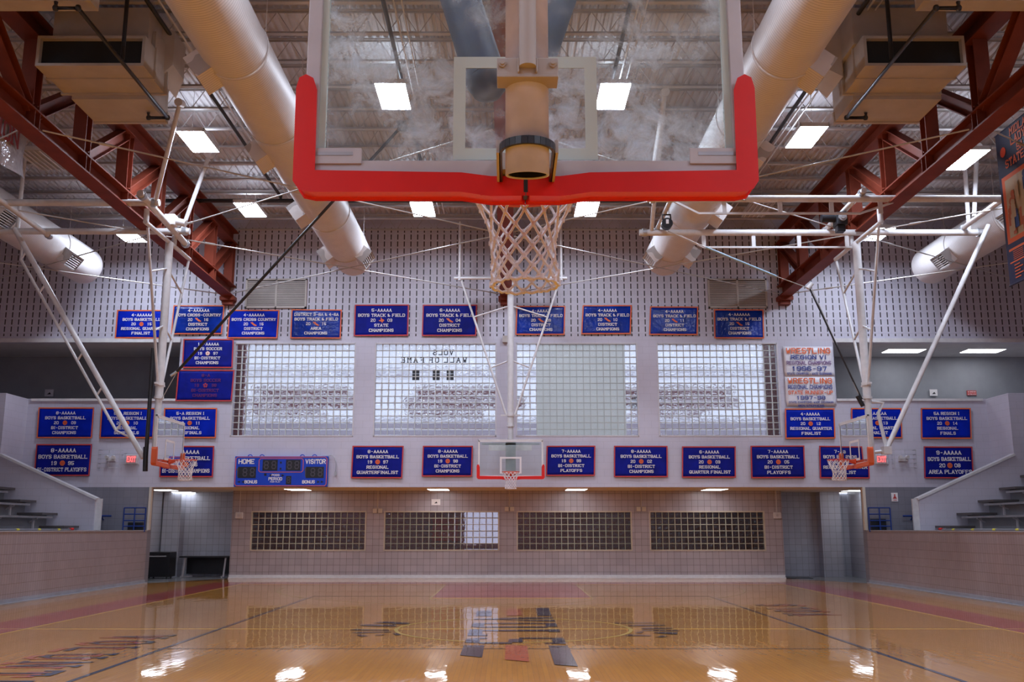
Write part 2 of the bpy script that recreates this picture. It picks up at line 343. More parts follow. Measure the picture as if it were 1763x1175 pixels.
struct('floor_corridor', MB().poly([(-14,YW,.003),(-10.35,YW+.1,.003),(-8.7,YL,.003),(-8.7,YC+.1,.003),(-14,YC+.1,.003)]).poly([(14,YW,.003),(14,YC+.1,.003),(8.7,YC+.1,.003),(8.7,YL,.003),(10.35,YW+.1,.003)]), 'conc')
UW = []                                   # upper windows
for px0, px1 in ((405,612),(647,854),(889,1096),(1131,1337.5)):
    a, b = onY(px0, 592, YW), onY(px1, 592, YW); c = onY(px0, 750.5, YW); UW.append((a.x, b.x, c.z, a.z))
zb0, zb1 = onY(42, 687, YW).z, onY(200, 589, YW).z
xbl, xbr = onY(308, 640, YW).x, onY(1437, 640, YW).x
ZT = 7.18
w_ = MB(); holed(w_, -XS, XS, ZT, ZD, [], YW, .3); struct('wall_back_upper', w_, 'slotY')
w_ = MB(); holed(w_, -XS, XS, ZS, ZT, UW+[(-XS, xbl, zb0, zb1), (xbr, XS, zb0, zb1)], YW, .3); struct('wall_back_middle', w_, 'blockY')
w_ = MB(); holed(w_, -XS, -XE, 0, ZS, [], YW, .3); holed(w_, XE, XS, 0, ZS, [], YW, .3)
w_.quad((-XE,YW,0),(-XE,YW+.3,0),(-XE,YW+.3,ZS),(-XE,YW,ZS)); w_.quad((XE,YW,0),(XE,YW,ZS),(XE,YW+.3,ZS),(XE,YW+.3,0)); struct('wall_back_wainscot', w_, 'tileG')
struct('trim_1', box((xbl-20,YW-.05,zb1-.02),(xbl,YW,zb1+.1)), 'white'); struct('trim_2', box((xbr,YW-.05,zb1-.02),(xbr+20,YW,zb1+.1)), 'white')
struct('trim_3', box((-14.1,YW-.05,zb0-.07),(xbl,YW+.02,zb0)), 'white'); struct('trim_4', box((xbr,YW-.05,zb0-.07),(14.1,YW+.02,zb0)), 'white')
struct('trim_5', box((-XE-.02,YW-.03,ZP),(-XE+.05,YW+.1,ZS)), 'soffit'); struct('trim_6', box((XE-.05,YW-.03,ZP),(XE+.03,YW+.1,ZS)), 'soffit')
# lower far wall with four low glass block windows
LW = []
for px0, px1 in ((434,630),(662.5,858.5),(890.5,1086.5),(1118.5,1315)):
    a, b = onY(px0, 882, YL), onY(px1, 882, YL); c = onY(px0, 947.5, YL); LW.append((a.x, b.x, c.z, a.z))
XL = 8.76
w_ = MB(); holed(w_, -XL, XL, 0, ZS, LW, YL, .25); w_.quad((-XL,YL,0),(-XL,YL,ZS),(-XL,YC,ZS),(-XL,YC,0)); w_.quad((XL,YL,0),(XL,YC,0),(XL,YC,ZS),(XL,YL,ZS)); struct('wall_back_lower', w_, 'tileY')
struct('wall_corridor', MB().quad((-14,YC,0),(-XL,YC,0),(-XL,YC,ZS),(-14,YC,ZS)).quad((XL,YC,0),(14,YC,0),(14,YC,ZS),(XL,YC,ZS)).quad((-11.35,YW+.3,0),(-11.35,YC,0),(-11.35,YC,ZS),(-11.35,YW+.3,ZS)).quad((11.35,YW+.3,0),(11.35,YW+.3,ZS),(11.35,YC,ZS),(11.35,YC,0)), 'tileC')
struct('wall_corridor_pier', box((-11.3,YC-.45,0),(-10.72,YC,ZS)).box((10.3,YC-.45,0),(10.95,YC,ZS)), 'tileC')
struct('ceiling_soffit', MB().box((-14,YW+.3,ZS),(14,YC,ZS+.2)).box((-XE,YW+.02,ZS),(XE,YW+.3,ZS+.02)), 'soffit')
struct('baseboard_back', box((-XL,YL-.03,0),(XL,YL,.11)).box((-XL,YL-.10,0),(XL,YL-.03,.035)), 'white')
for k, s in enumerate((-1, 1)):
    nm = ('left', 'right')[k]
    struct('wall_stand_'+nm, box((s*XE,-10,0),(s*(XE+.16),YW,ZP-.03)), 'tileX')
    struct('trim_%d' % (7+k), box((s*(XE-.02),-10,ZP-.03),(s*(XE+.2),YW,ZP)), 'trimgrey')
    struct('baseboard_'+nm, box((s*(XE-.03),-10,0),(s*XE,YW,.1)).box((s*(XE-.1),-10,0),(s*(XE-.03),YW,.03)), 'trimgrey')
    struct('floor_stand_'+nm, box((s*(XE+.16),-10,ZP-.3),(s*XS,YW,ZP-.05)), 'conc')
    struct('wall_'+nm, MB().quad((s*XS,-10,0),(s*XS,YC,0),(s*XS,YC,ZD+.3),(s*XS,-10,ZD+.3)), 'blockX')
    # sloping end wall of the bleachers
    y0, y1, z4 = 27.2, 27.4, 5.32
    pr = [(s*11.44, ZP-.05),(s*11.44,2.33),(s*14.2,3.55),(s*14.2,z4),(s*XS,z4),(s*XS,ZP-.05)]
    m = MB(); n = len(pr); vs = [(x,y0,z) for x, z in pr]+[(x,y1,z) for x, z in pr]
    m.add(vs, [tuple(range(n)), tuple(range(2*n-1,n-1,-1))]+[(i,(i+1) % n,n+(i+1) % n,n+i) for i in range(n)]); struct('wall_bleacher_end_'+nm, m, 'blockY')
    struct('wall_concourse_'+nm, box((s*14.2,y1,ZP),(s*14.35,YW,z4)), 'blockX')
    struct('trim_%d' % (9+k), MB().bar((s*11.40,y0+.1,2.35),(s*14.22,y0+.1,3.585),.27,.06,(0,0,1)).bar((s*11.41,y0+.1,ZP),(s*11.41,y0+.1,2.36),.07,.27,(1,0,0)), 'white')
    # recess behind the concourse opening
    a, b = (-XS, xbl) if s < 0 else (xbr, XS)
    struct('wall_concourse_back_'+nm, box((a-1,31.15,zb0-.4),(b+1,31.25,7.3)), 'greywall')
    struct('ceiling_concourse_'+nm, box((a-1,YW+.3,7.06),(b+1,31.2,7.1)), 'acoust')
    struct('floor_concourse_'+nm, box((a-1,YW+.3,zb0-.4),(b+1,31.2,zb0-.3)), 'conc')
    e = b+.02 if s < 0 else a-.02
    struct('wall_concourse_side_'+nm, box((e,YW+.3,zb0-.4),(e+s*-.1,31.2,7.3)), 'greywall')
struct('wall_front', MB().quad((-XS,-10,0),(XS,-10,0),(XS,-10,ZD+.3),(-XS,-10,ZD+.3)), 'blockY')
# lobby seen through the glass blocks
struct('wall_lobby', box((-14,35,0),(14,35.2,3.6)), 'brick'); struct('ceiling_lobby', box((-8.7,31.56,3.55),(8.7,35,3.65)), 'greywall'); struct('floor_lobby', box((-8.7,31.56,-.05),(8.7,35,0)), 'conc')
struct('wall_lobby_side', box((-8.7,31.56,0),(-8.6,35,3.6)).box((8.6,31.56,0),(8.7,35,3.6)), 'brick')
struct('added_light_lobby', box((-5.5,33,3.52),(-4.7,33.5,3.54)).box((.2,33,3.52),(1,33.5,3.54)), 'lens3')  # unseen glowing panels added to light the lobby brick
struct('wall_forecourt', box((-16,38,4.0),(16,38.3,5.65)), 'vinylw'); 
bb = MB()
for x in (-10.0,-3.9,1.2,4.6): bb.box((x,37.7,6.1),(x+(4.6 if x < 4 else 4.2),37.9,6.42)).box((x+.4,37.7,6.55),(x+4.0,37.9,6.85)).box((x+.1,37.7,5.8),(x+3.0,37.9,5.98))
struct('wall_forecourt_brick', bb, 'brick')
struct('wall_forecourt_upper', box((-16,39,7.5),(16,39.2,7.72)).box((-16,39,8.7),(16,39.2,8.95)), 'vinylw')
struct('wall_window_pier', box((-9.3,29.8,4.2),(-8.15,30.0,7.3)).box((8.0,29.8,4.2),(9.3,30.0,7.3)), 'brick')
# corrugated roof deck
m = MB(); p = .152; x = -XS; prof = []
while x < XS:
    prof += [(x, ZD),(x+p*.42, ZD),(x+p*.55, ZD+.045),(x+p*.87, ZD+.045)]; x += p
vs = [(a,-10,b) for a, b in prof]+[(a,YW,b) for a, b in prof]; n = len(prof)
m.add(vs, [(i,n+i,n+i+1,i+1) for i in range(n-1)]); struct('ceiling', m, 'deck')
# ------------------------------------------------------------------ court markings (painted on the floor)
fm = {}
def fmb(k): return fm.setdefault(k, MB())
def fline(k, a, b, wd, z=.002): fmb(k).bar((a[0],a[1],z/2),(b[0],b[1],z/2),wd,z)
X0, YM = .1, 15.75
for s in (-1, 1):
    fline('yline', (X0+s*7.65,2.2), (X0+s*7.65,28.0), .05)
    fmb('rline').box((X0+s*7.68,2.2,0),(X0+s*8.6,28.9,.0015))
    fline('bline', (X0+s*4.6,4.4), (X0+s*4.6,23.2), .06, .0035)
fmb('rline').box((X0-7.6,28.05,0),(X0+7.6,28.9,.0015))
fline('bline', (X0-4.6,23.2),(X0+4.6,23.2),.05,.0035); fline('bline', (X0-4.8,13.2),(X0+4.8,13.2),.035,.003)
fline('yline', (-10.3,YM),(10.3,YM),.05,.0022); fline('yline', (X0-7.65,28.0),(X0+7.65,28.0),.05,.0022)
def arc(k, cx, cy, r, a0, a1, wd, z=.0024, n=64):
    m = fmb(k); pts = [(cx+math.cos(a0+(a1-a0)*i/n)*q, cy+math.sin(a0+(a1-a0)*i/n)*q) for i in range(n+1) for q in (r-wd/2, r+wd/2)]
    m.add([(x,y,z) for x, y in pts], [(2*i,2*i+1,2*i+3,2*i+2) for i in range(n)])
arc('yline', X0, YM, 1.83, 0, 2*pi, .06)
arc('yline', X0, 26.4, 6.02, pi, 2*pi, .05); arc('yline', X0, 22.6, 1.83, pi, 2*pi, .05)
fmb('rline').box((X0-1.8,22.65,0),(X0+1.8,28.0,.0016))
for s in (-1, 1): fline('yline', (X0+s*1.83,22.6),(X0+s*1.83,28.0),.05,.0025)
fline('yline', (X0-1.85,22.6),(X0+1.85,22.6),.05,.0025)
FZ = [0]
def fpoly(k, pts, ox, oy, sc, z=.004):
    FZ[0] += .00008; z += FZ[0]
    q = [onZ(ox+x/sc, oy+y/sc, 0) for x, y in pts]; fmb(k).poly([(p.x,p.y,z) for p in q][::-1])
A = (580,1030,5.877); B = (860,1030,5.342)
for pts in ([(1415,135),(1570,130),(1565,187),(1405,187)],[(1390,213),(1763,207),(1763,222),(1390,222)],[(1370,262),(1490,258),(1485,300),(1358,292)],
            [(1380,256),(1763,255),(1763,265),(1375,267)],[(1358,291),(1763,292),(1763,303),(1440,303)],[(1345,320),(1475,320),(1465,387),(1320,385)],
            [(1475,328),(1763,325),(1763,340),(1470,338)],[(1465,373),(1527,372),(1525,387),(1465,387)],[(1305,418),(1450,405),(1440,460),(1293,455)],
            [(1450,405),(1522,403),(1522,416),(1450,418)],[(1440,452),(1763,452),(1763,467),(1440,467)],[(1283,484),(1492,484),(1470,606),(1245,585)]): fpoly('bline', pts, *A)
for pts in ([(330,95),(450,92),(480,168),(350,168)],[(0,187),(490,180),(495,192),(0,200)],[(200,205),(505,205),(510,220),(0,208)],[(420,243),(525,243),(535,268),(430,268)],
            [(0,232),(525,235),(525,243),(0,243)],[(0,265),(440,265),(440,277),(0,277)],[(440,292),(550,292),(558,316),(455,316)],[(0,297),(440,295),(450,310),(0,310)],
            [(480,381),(595,380),(610,417),(490,415)],[(420,417),(610,417),(608,427),(420,425)],[(180,369),(590,371),(590,380),(180,380)],[(85,383),(210,380),(213,413),(80,413)],
            [(0,413),(115,413),(115,425),(0,427)],[(450,443),(625,443),(722,635),(505,618)]): fpoly('bline', pts, *B)
for pts in ([(65,110),(195,108),(207,165),(65,168)],[(55,437),(255,445),(272,592),(50,572)]): fpoly('rshade', pts, *B)
for pts in ([(360,258),(460,243),(640,250),(640,262)],[(560,250),(745,256),(720,268),(560,268)],[(220,285),(280,272),(600,276),(600,292),(420,292)],[(120,328),(190,320),(530,326),(530,334),(200,332)],
            [(140,357),(210,350),(550,345),(550,352),(215,362)],[(190,378),(270,378),(320,390),(250,397)],[(385,380),(480,372),(480,382),(390,386)],[(560,362),(600,362),(655,378),(600,382)]): fpoly('bline', pts, *A, z=.0045)
for pts in ([(1055,232),(1080,227),(1110,235),(1080,240)],[(1110,233),(1430,230),(1430,236),(1110,238)],[(1180,256),(1320,250),(1530,254),(1530,260),(1200,264)],[(1290,284),(1380,278),(1600,282),(1600,288),(1320,290)],
            [(1300,299),(1660,302),(1640,309),(1320,306)],[(1240,328),(1300,312),(1330,318),(1300,330)],[(1400,322),(1520,318),(1640,322),(1630,340),(1440,330)],[(1155,349),(1190,342),(1400,348),(1380,356),(1190,354)],[(1430,366),(1500,352),(1555,358),(1500,367)]): fpoly('bline', pts, *B, z=.0045)
for dx, dy, z, k in ((-.15,-.10,.0028,'rshade'),(0,0,.004,'bline')):
    m = fmb(k)
    for i, c in enumerate('VOLUNTEERS'): text(m, c, (-5.72+dx, 14.6-i*.72+dy, z), (0,-1,0), (1,0,0), .85, .40, True, .85)
    for i, c in enumerate('VOLS'): text(m, c, (5.95-dx, 18.35+i*.72+dy, z), (0,1,0), (-1,0,0), .85, .40, True, .85)
for k, nm in (('yline','yellow_line'),('rline','red_border'),('bline','navy_marking'),('rshade','orange_marking')):
    fm[k].build(nm, k, FL)
# ------------------------------------------------------------------ windows
def block_window(i, hole, Y, nx, nz, gm, mm, depth=.09):
    x0, x1, z0, z1 = hole; r = tag(bpy.data.objects.new('window_%d' % i, None), None, None, None, 'structure'); COL.objects.link(r)
    r.location = (x0, Y, z0); ORG[r.name] = Vector((x0, Y, z0)); y = Y+.07
    g = MB(); j = MB(); dx, dz = (x1-x0)/nx, (z1-z0)/nz
    for a in range(nx):
        for b in range(nz):
            u0, u1, v0, v1 = x0+a*dx, x0+(a+1)*dx, z0+b*dz, z0+(b+1)*dz; e = .028
            g.add([(u0,y+.05,v0),(u1,y+.05,v0),(u1,y+.05,v1),(u0,y+.05,v1),(u0+e,y+.02,v0+e),(u1-e,y+.02,v0+e),(u1-e,y+.02,v1-e),(u0+e,y+.02,v1-e)], [(0,1,5,4),(1,2,6,5),(2,3,7,6),(3,0,4,7),(4,5,6,7)])
    for a in range(nx+1): j.box((x0+a*dx-.009,y,z0),(x0+a*dx+.009,y+depth,z1))
    for a in range(nz+1): j.box((x0,y,z0+a*dz-.009),(x1,y+depth,z0+a*dz+.009))
    o = g.build('glass_block', gm, r); j.build('mortar_joint', mm, r)
    f = MB()
    for a, b in (((x0-.02,Y-.01,z0-.03),(x0+.02,Y+.1,z1+.03)),((x1-.02,Y-.01,z0-.03),(x1+.02,Y+.1,z1+.03)),((x0,Y-.01,z0-.03),(x1,Y+.1,z0+.01)),((x0,Y-.01,z1-.01),(x1,Y+.1,z1+.03))): f.box(a, b)
    f.build('window_frame', 'frame' if nz > 10 else 'mortarT', r); return r
WN = [block_window(i+1, h, YW, 18, 14, 'gblk', 'mortar') for i, h in enumerate(UW)]
for i, h in enumerate(LW): block_window(i+5, h, YL, 18, 6, 'gblk2', 'mortarT')
t = MB(); yy = YW+.086
text(t, 'VOLS', onY(763, 612, yy), (-1,0,0), ZU, .17, None, True, 1.2, 3)
text(t, 'WALL OF FAME', onY(747, 625, yy), (-1,0,0), ZU, .17, 2.5, True, 1.2, 4)
pm = MT['paper']; nt = pm.node_tree; b_ = nt.nodes['Principled BSDF']; tl_ = nt.nodes.new('ShaderNodeBsdfTranslucent'); tl_.inputs[0].default_value = (.98, .99, .93, 1)
mx_ = nt.nodes.new('ShaderNodeMixShader'); mx_.inputs[0].default_value = .8; nt.links.new(b_.outputs[0], mx_.inputs[1]); nt.links.new(tl_.outputs[0], mx_.inputs[2]); nt.links.new(mx_.outputs[0], nt.nodes['Material Output'].inputs[0])
for px in (716, 751, 775):
    p = onY(px, 647, yy)
    for a in (0, 1):
        for b in (0, 1, 2):
            t.box((p.x-.105+a*.11,yy,p.z-.14+b*.1),(p.x-.005+a*.11,yy+.004,p.z-.05+b*.1))
t.build('window_lettering', 'black', WN[1])
h = UW[2]; box((h[0]+.62,YW+.28,h[2]-.1),(h[1]-.33,YW+.285,h[3]+.1)).build('paper_backing', 'paper', WN[2])
# red emblem and bright panes in the lobby
p = onY(768, 912, 34.9); m = MB(); m.box((p.x-.45,34.9,p.z-.4),(p.x+.45,34.95,p.z+.4)); tag(m.build('lobby_sign','redprint',loc=(p.x,34.9,p.z)), 'red square sign in the lobby behind the second low glass block window', 'sign')
p = onY(830, 912, 34.9); m = MB(); m.box((p.x-.6,34.9,p.z-.5),(p.x+.6,34.95,p.z+.8)); struct('window_9', m, emit_mat('lobby_window_daylight', (.72, .8, 1), .35))
# ------------------------------------------------------------------ banners on the far wall
PT = 'ball shoe texas soccer'.split()
def emblem(kind, root, c, r):
    y = c.y-.006
    if kind in ('ball', 'darkball'):
        m = MB(); disc(m, c, XU, ZU, r); m.build('basketball_emblem', 'orange', root)
        m = MB(); q = Vector((c.x,y,c.z)); t = r*.05
        m.quad(q+Vector((-r,0,-t)),q+Vector((r,0,-t)),q+Vector((r,0,t)),q+Vector((-r,0,t))); m.quad(q+Vector((-t,0,-r)),q+Vector((t,0,-r)),q+Vector((t,0,r)),q+Vector((-t,0,r)))
        for s in (-1, 1):
            a = [q+Vector((s*(r*.95-r*.55*math.cos(v)),0,r*.8*math.sin(v))) for v in (-1,-.5,0,.5,1)]
            for u, v in zip(a, a[1:]): m.quad(u-XU*t,u+XU*t,v+XU*t,v-XU*t)
        m.build('emblem_seam', 'redprint', root)
    elif kind == 'shoe':
        m = MB(); pts = [(-1.3,1.1),(-.7,.7),(-.5,1.2),(-.1,.4),(1.5,-.7),(1.2,-1.1),(.2,-.9),(-.9,.1),(-1.4,.6)]
        m.poly([Vector((c.x+x*r,c.y,c.z+z*r*.9)) for x, z in pts][::-1]); m.build('winged_shoe_emblem', 'orange', root)
    elif kind == 'texas':
        m = MB(); pts = [(-.3,1.2),(.1,1.2),(.1,.6),(.9,.4),(1.2,-.2),(.7,-.6),(.4,-1.3),(0,-.8),(-.4,-.4),(-.7,-.6),(-1.2,0),(-.3,.05)]
        m.poly([Vector((c.x+x*r,c.y,c.z+z*r*.9)) for x, z in pts][::-1]); m.build('texas_emblem', 'orange', root)
    else:
        m = MB(); disc(m, c, XU, ZU, r); m.build('soccer_ball_emblem', 'ink' if kind == 'soccer' else 'redprint', root)
        m = MB(); q = Vector((c.x,y,c.z)); disc(m, q, XU, ZU, r*.36, 5)
        for i in range(5): a = pi/2+i*2*pi/5+pi/5; disc(m, q+Vector((math.cos(a),0,math.sin(a)))*r*.78, XU, ZU, r*.24, 5)
        m.build('emblem_patch', 'orange' if kind == 'soccer' else 'navy', root)
def banner(px0, py0, px1, py1, lines, em, label, mat='blue', border='orange', ink='ink', Y=YW, row=2, skew=(0,0,0,0), group='championship banners on the far wall'):
    y = Y-.05; tl, br = onY(px0, py0, y), onY(px1, py1, y); x0, x1, z0, z1 = tl.x, br.x, br.z, tl.z; W, H = x1-x0, z1-z0
    r = thing('championship_banner', label, 'banner', (x0+W/2, y, z0), group)
    nx, nz = 16, 8; b = MB(); ph = random.random()*6
    def pt(u, v, dy=0):
        sx = skew[0]*(1-v); zz = z0+H*v-.012*math.sin(u*pi*3+ph)*v*(1-v)*2
        return (x0+W*u+sx*W, y+dy+.008*math.sin(u*9+ph)*math.sin(v*3+ph), zz+skew[1]*u*H)
    vs = [pt(i/nx, k/nz) for k in range(nz+1) for i in range(nx+1)]
    b.add(vs, [(k*(nx+1)+i,k*(nx+1)+i+1,(k+1)*(nx+1)+i+1,(k+1)*(nx+1)+i) for k in range(nz) for i in range(nx)], True)
    o = b.build('banner_cloth', mat, r); sd = o.modifiers.new('t', 'SOLIDIFY'); sd.thickness = .004
    e = MB(); t = .035
    for (u0, v0, u1, v1) in ((0,0,1,0),(1,0,1,1),(1,1,0,1),(0,1,0,0)):
        for k in range(12):
            a, c = k/12, (k+1)/12; pa = Vector(pt(u0+(u1-u0)*a, v0+(v1-v0)*a, -.012)); pb = Vector(pt(u0+(u1-u0)*c, v0+(v1-v0)*c, -.012))
            cc = Vector((x0+W/2,0,z0+H/2)); n = Vector((0,0,1 if v0 == 0 else -1))*t if u0 != u1 else Vector((1 if u0 == 0 else -1,0,0))*t
            e.quad(pa, pb, pb+n, pa+n)
    e.build('banner_border', border, r)
    t = MB(); n = len(lines); pad = .10*H; lh = (H-2*pad)/n; er = None
    for i, s in enumerate(lines):
        zc = z1-pad-lh*(i+.5); th = lh*.60
        if '#' in s:
            a, c = s.split('#'); er = Vector((x0+W/2, y-.02, zc)); d = W*.155
            text(t, a, (x0+W/2-d, y-.02, zc-th/2), XU, ZU, th, None); text(t, c, (x0+W/2+d, y-.02, zc-th/2), XU, ZU, th, None)
        else: text(t, s, (x0+W/2, y-.02, zc-th/2), XU, ZU, th, W*.88, wx=1.15)
    t.build('banner_lettering', ink, r)
    if er is not None: emblem(em, r, er, lh*.46 if n == 5 else lh*.42)
    return r
BB, TF, CC = 'BOYS BASKETBALL', 'BOYS TRACK & FIELD', 'BOYS CROSS COUNTRY'
def bl(txt): return 'blue banner reading '+txt
for a in [
 (202,534,286,583,['4-AAAAAA',BB,'20#15','REGIONAL QUARTER','FINALIST'],'ball','2015 REGIONAL QUARTER FINALIST, leftmost in the top row','blue'),
 (299,526,384,576,['4-AAAAAA','BOYS CROSS-COUNTRY','20#16','DISTRICT','CHAMPIONS'],'shoe','BOYS CROSS-COUNTRY 2016 DISTRICT CHAMPIONS','sky'),
 (395,534,479,583,['4-AAAAAA',CC,'20#15','DISTRICT','CHAMPIONS'],'shoe','BOYS CROSS COUNTRY 2015 DISTRICT CHAMPIONS','blue'),
 (502,533,587,583,['DISTRICT 3-6A & 4-6A',TF,'20#15','AREA','CHAMPIONS'],'shoe','BOYS TRACK & FIELD 2015 AREA CHAMPIONS','sky'),
 (611,525,703,579,['5-AAAAA',TF,'20#03','STATE','CHAMPIONS'],'texas','2003 STATE CHAMPIONS with a Texas outline','navy'),
 (728,525,821,579,['6-AAAAA',TF,'20#04','DISTRICT','CHAMPIONS'],'shoe','TRACK & FIELD 2004 DISTRICT CHAMPIONS, just left of the far mast','navy'),
 (889,527,974,577,['4-AAAAA',TF,'20#09','DISTRICT','CHAMPIONS'],'shoe','TRACK & FIELD 2009, just right of the far mast in the top row','sky'),
 (1003,526,1089,576,['4-AAAAA',TF,'20#10','DISTRICT','CHAMPIONS'],'shoe','TRACK & FIELD 2010, third from the right in the top row','sky'),
 (1119,528,1204,577,['4-AAAAA',TF,'20#11','DISTRICT','CHAMPIONS'],'shoe','TRACK & FIELD 2011, second from the right in the top row','sky'),
 (1229,533,1317,583,['4-AAAAAA',TF,'20#15','DISTRICT','CHAMPIONS'],'shoe','TRACK & FIELD 2015 DISTRICT, below the right wall vent','sky'),
 (316,584,400,634,['14-AAAAA','BOYS SOCCER','19#97','BI-DISTRICT','CHAMPIONS'],'soccer','BOYS SOCCER 1997 BI-DISTRICT CHAMPIONS in white','navy'),
 (307,637,401,691,['8-A','BOYS SOCCER','19#98','BI-DISTRICT','CHAMPIONS'],'dimsoccer','BOYS SOCCER in faded dark red letters','navy'),
 (67,702,158,755,['8-AAAAA',BB,'20#09','BI-DISTRICT','CHAMPIONS'],'ball','BASKETBALL 2009 BI-DISTRICT, leftmost of the row under the dark opening','blue'),
 (175,703,264,755,['5-A REGION I',BB,'20#10','REGIONAL','SEMIFINALS'],'ball','2010 REGIONAL SEMIFINALS behind the left slanted brace','blue'),
 (283,703,371,755,['5-A REGION I',BB,'20#11','REGIONAL','SEMIFINALS'],'ball','2011 REGIONAL SEMIFINALS behind the left side backboard','blue'),
 (63,765,154,820,['8-AAAAA',BB,'19#95','BI-DISTRICT PLAYOFFS'],'ball','BASKETBALL 1995 BI-DISTRICT PLAYOFFS, lowest at the far left','navy'),
 (277,768,366,822,['8-AAAAA',BB,'19#96','BI-DISTRICT CHAMPIONS'],'ball','BOYS BASKETBALL 1996 behind the left side net','navy'),
 (607,768,694,824,['8-AAAAA',BB,'19#97','REGIONAL','QUARTERFINALIST'],'ball','1997 REGIONAL QUARTERFINALIST, beside the scoreboard','navy'),
 (728,768,814,821,['8-AAAAA',BB,'19#98','BI-DISTRICT','CHAMPIONS'],'ball','BASKETBALL 1998 BI-DISTRICT, just left of the far backboard','navy'),
 (941,768,1026,820,['7-AAAAA',BB,'19#99','BI-DISTRICT','PLAYOFFS'],'ball','1999 BI-DISTRICT PLAYOFFS, just right of the far backboard','navy'),
 (1057,768,1151,822,['8-AAAAA',BB,'20#02','BI-DISTRICT','CHAMPIONS'],'ball','BASKETBALL 2002 BI-DISTRICT, second right of the far backboard','navy'),
 (1174,769,1269,823,['6-AAAAA',BB,'20#03','REGIONAL','QUARTER FINALIST'],'ball','BOYS BASKETBALL 2003 REGIONAL QUARTER FINALIST','navy'),
 (1292,768,1388,824,['7-AAAAA',BB,'20#05','BI-DISTRICT','PLAYOFFS'],'ball','BASKETBALL 2005 BI-DISTRICT PLAYOFFS, left of the right side net','navy'),
 (1410,768,1499,824,['7-AAAAA',BB,'20#07','REGIONAL QUARTER','FINALIST'],'ball','REGIONAL QUARTER FINALIST behind the right side net','navy'),
 (1351,704,1440,756,['4-AAAAA',BB,'20#12','REGIONAL QUARTER','FINALIST'],'ball','2012 REGIONAL QUARTER FINALIST under the wrestling banners','blue'),
 (1465,703,1556,755,['4-AAAAA',BB,'20#13','REGIONAL QUARTER','FINALIST'],'ball','2013 REGIONAL QUARTER FINALIST behind the right side backboard','blue'),
 (1585,703,1676,756,['5A REGION I',BB,'20#14','REGIONAL','FINALS'],'ball','BOYS BASKETBALL 2014 REGIONAL FINALS','blue'),
 (1590,769,1679,824,['9-AAAAA',BB,'20#08','AREA PLAYOFFS'],'ball','BASKETBALL 2008 AREA PLAYOFFS, lowest at the far right','navy')]:
    dim = a[5] == 'dimsoccer'
    banner(*a[:6], bl(a[6]), a[7], 'redprint' if a[7] == 'navy' else 'orange', 'dimred' if dim else 'ink', skew=(random.uniform(-.02,.02) if a[0] < 873 else random.uniform(-.04,-.01), random.uniform(-.01,.01)))
def wbanner(px0, py0, px1, py1, rows, label):
    y = YW-.05; tl, br = onY(px0, py0, y), onY(px1, py1, y); W, H = br.x-tl.x, tl.z-br.z
    r = thing('wrestling_banner', label, 'banner', (tl.x+W/2, y, br.z), 'white wrestling banners')
    m = MB(); nx = 14
    vs = [(tl.x+W*i/nx+(.03 if k == 0 else 0), y+.012*math.sin(i*1.3+k), br.z+H*k/6) for k in range(7) for i in range(nx+1)]
    m.add(vs, [(k*(nx+1)+i,k*(nx+1)+i+1,(k+1)*(nx+1)+i+1,(k+1)*(nx+1)+i) for k in range(6) for i in range(nx)], True)
    m.build('banner_cloth', 'vinylw', r).modifiers.new('t', 'SOLIDIFY').thickness = .004
    z = tl.z-H*.05
    for s, hh, mt in rows:
        t = MB(); th = H*hh; text(t, s, (tl.x+W/2, y-.03, z-th), XU, ZU, th, W*.9, False, 1.2, wx=1.35); t.build('banner_lettering', mt, r); z -= th+H*.052
wbanner(1348,597,1436,649,[('WRESTLING',.19,'orange'),('REGION VI',.14,'inkblue'),('REGIONAL CHAMPIONS',.13,'inkpur'),('1996-97',.15,'inkblue'),('STATE CHAMPION - WADE BIERMANN',.08,'inkblue')], 'upper white banner reading WRESTLING REGION VI 1996-97')
wbanner(1351,649,1439,699,[('WRESTLING',.19,'orange'),('REGIONAL CHAMPIONS',.14,'inkblue'),('STATE RUNNER-UP',.13,'orange'),('1997-98',.13,'inkblue'),('STATE CHAMPIONS-WADE BIERMANN',.07,'inkblue'),('BEN STEPHENS',.07,'inkblue')], 'lower white banner reading WRESTLING STATE RUNNER-UP 1997-98')
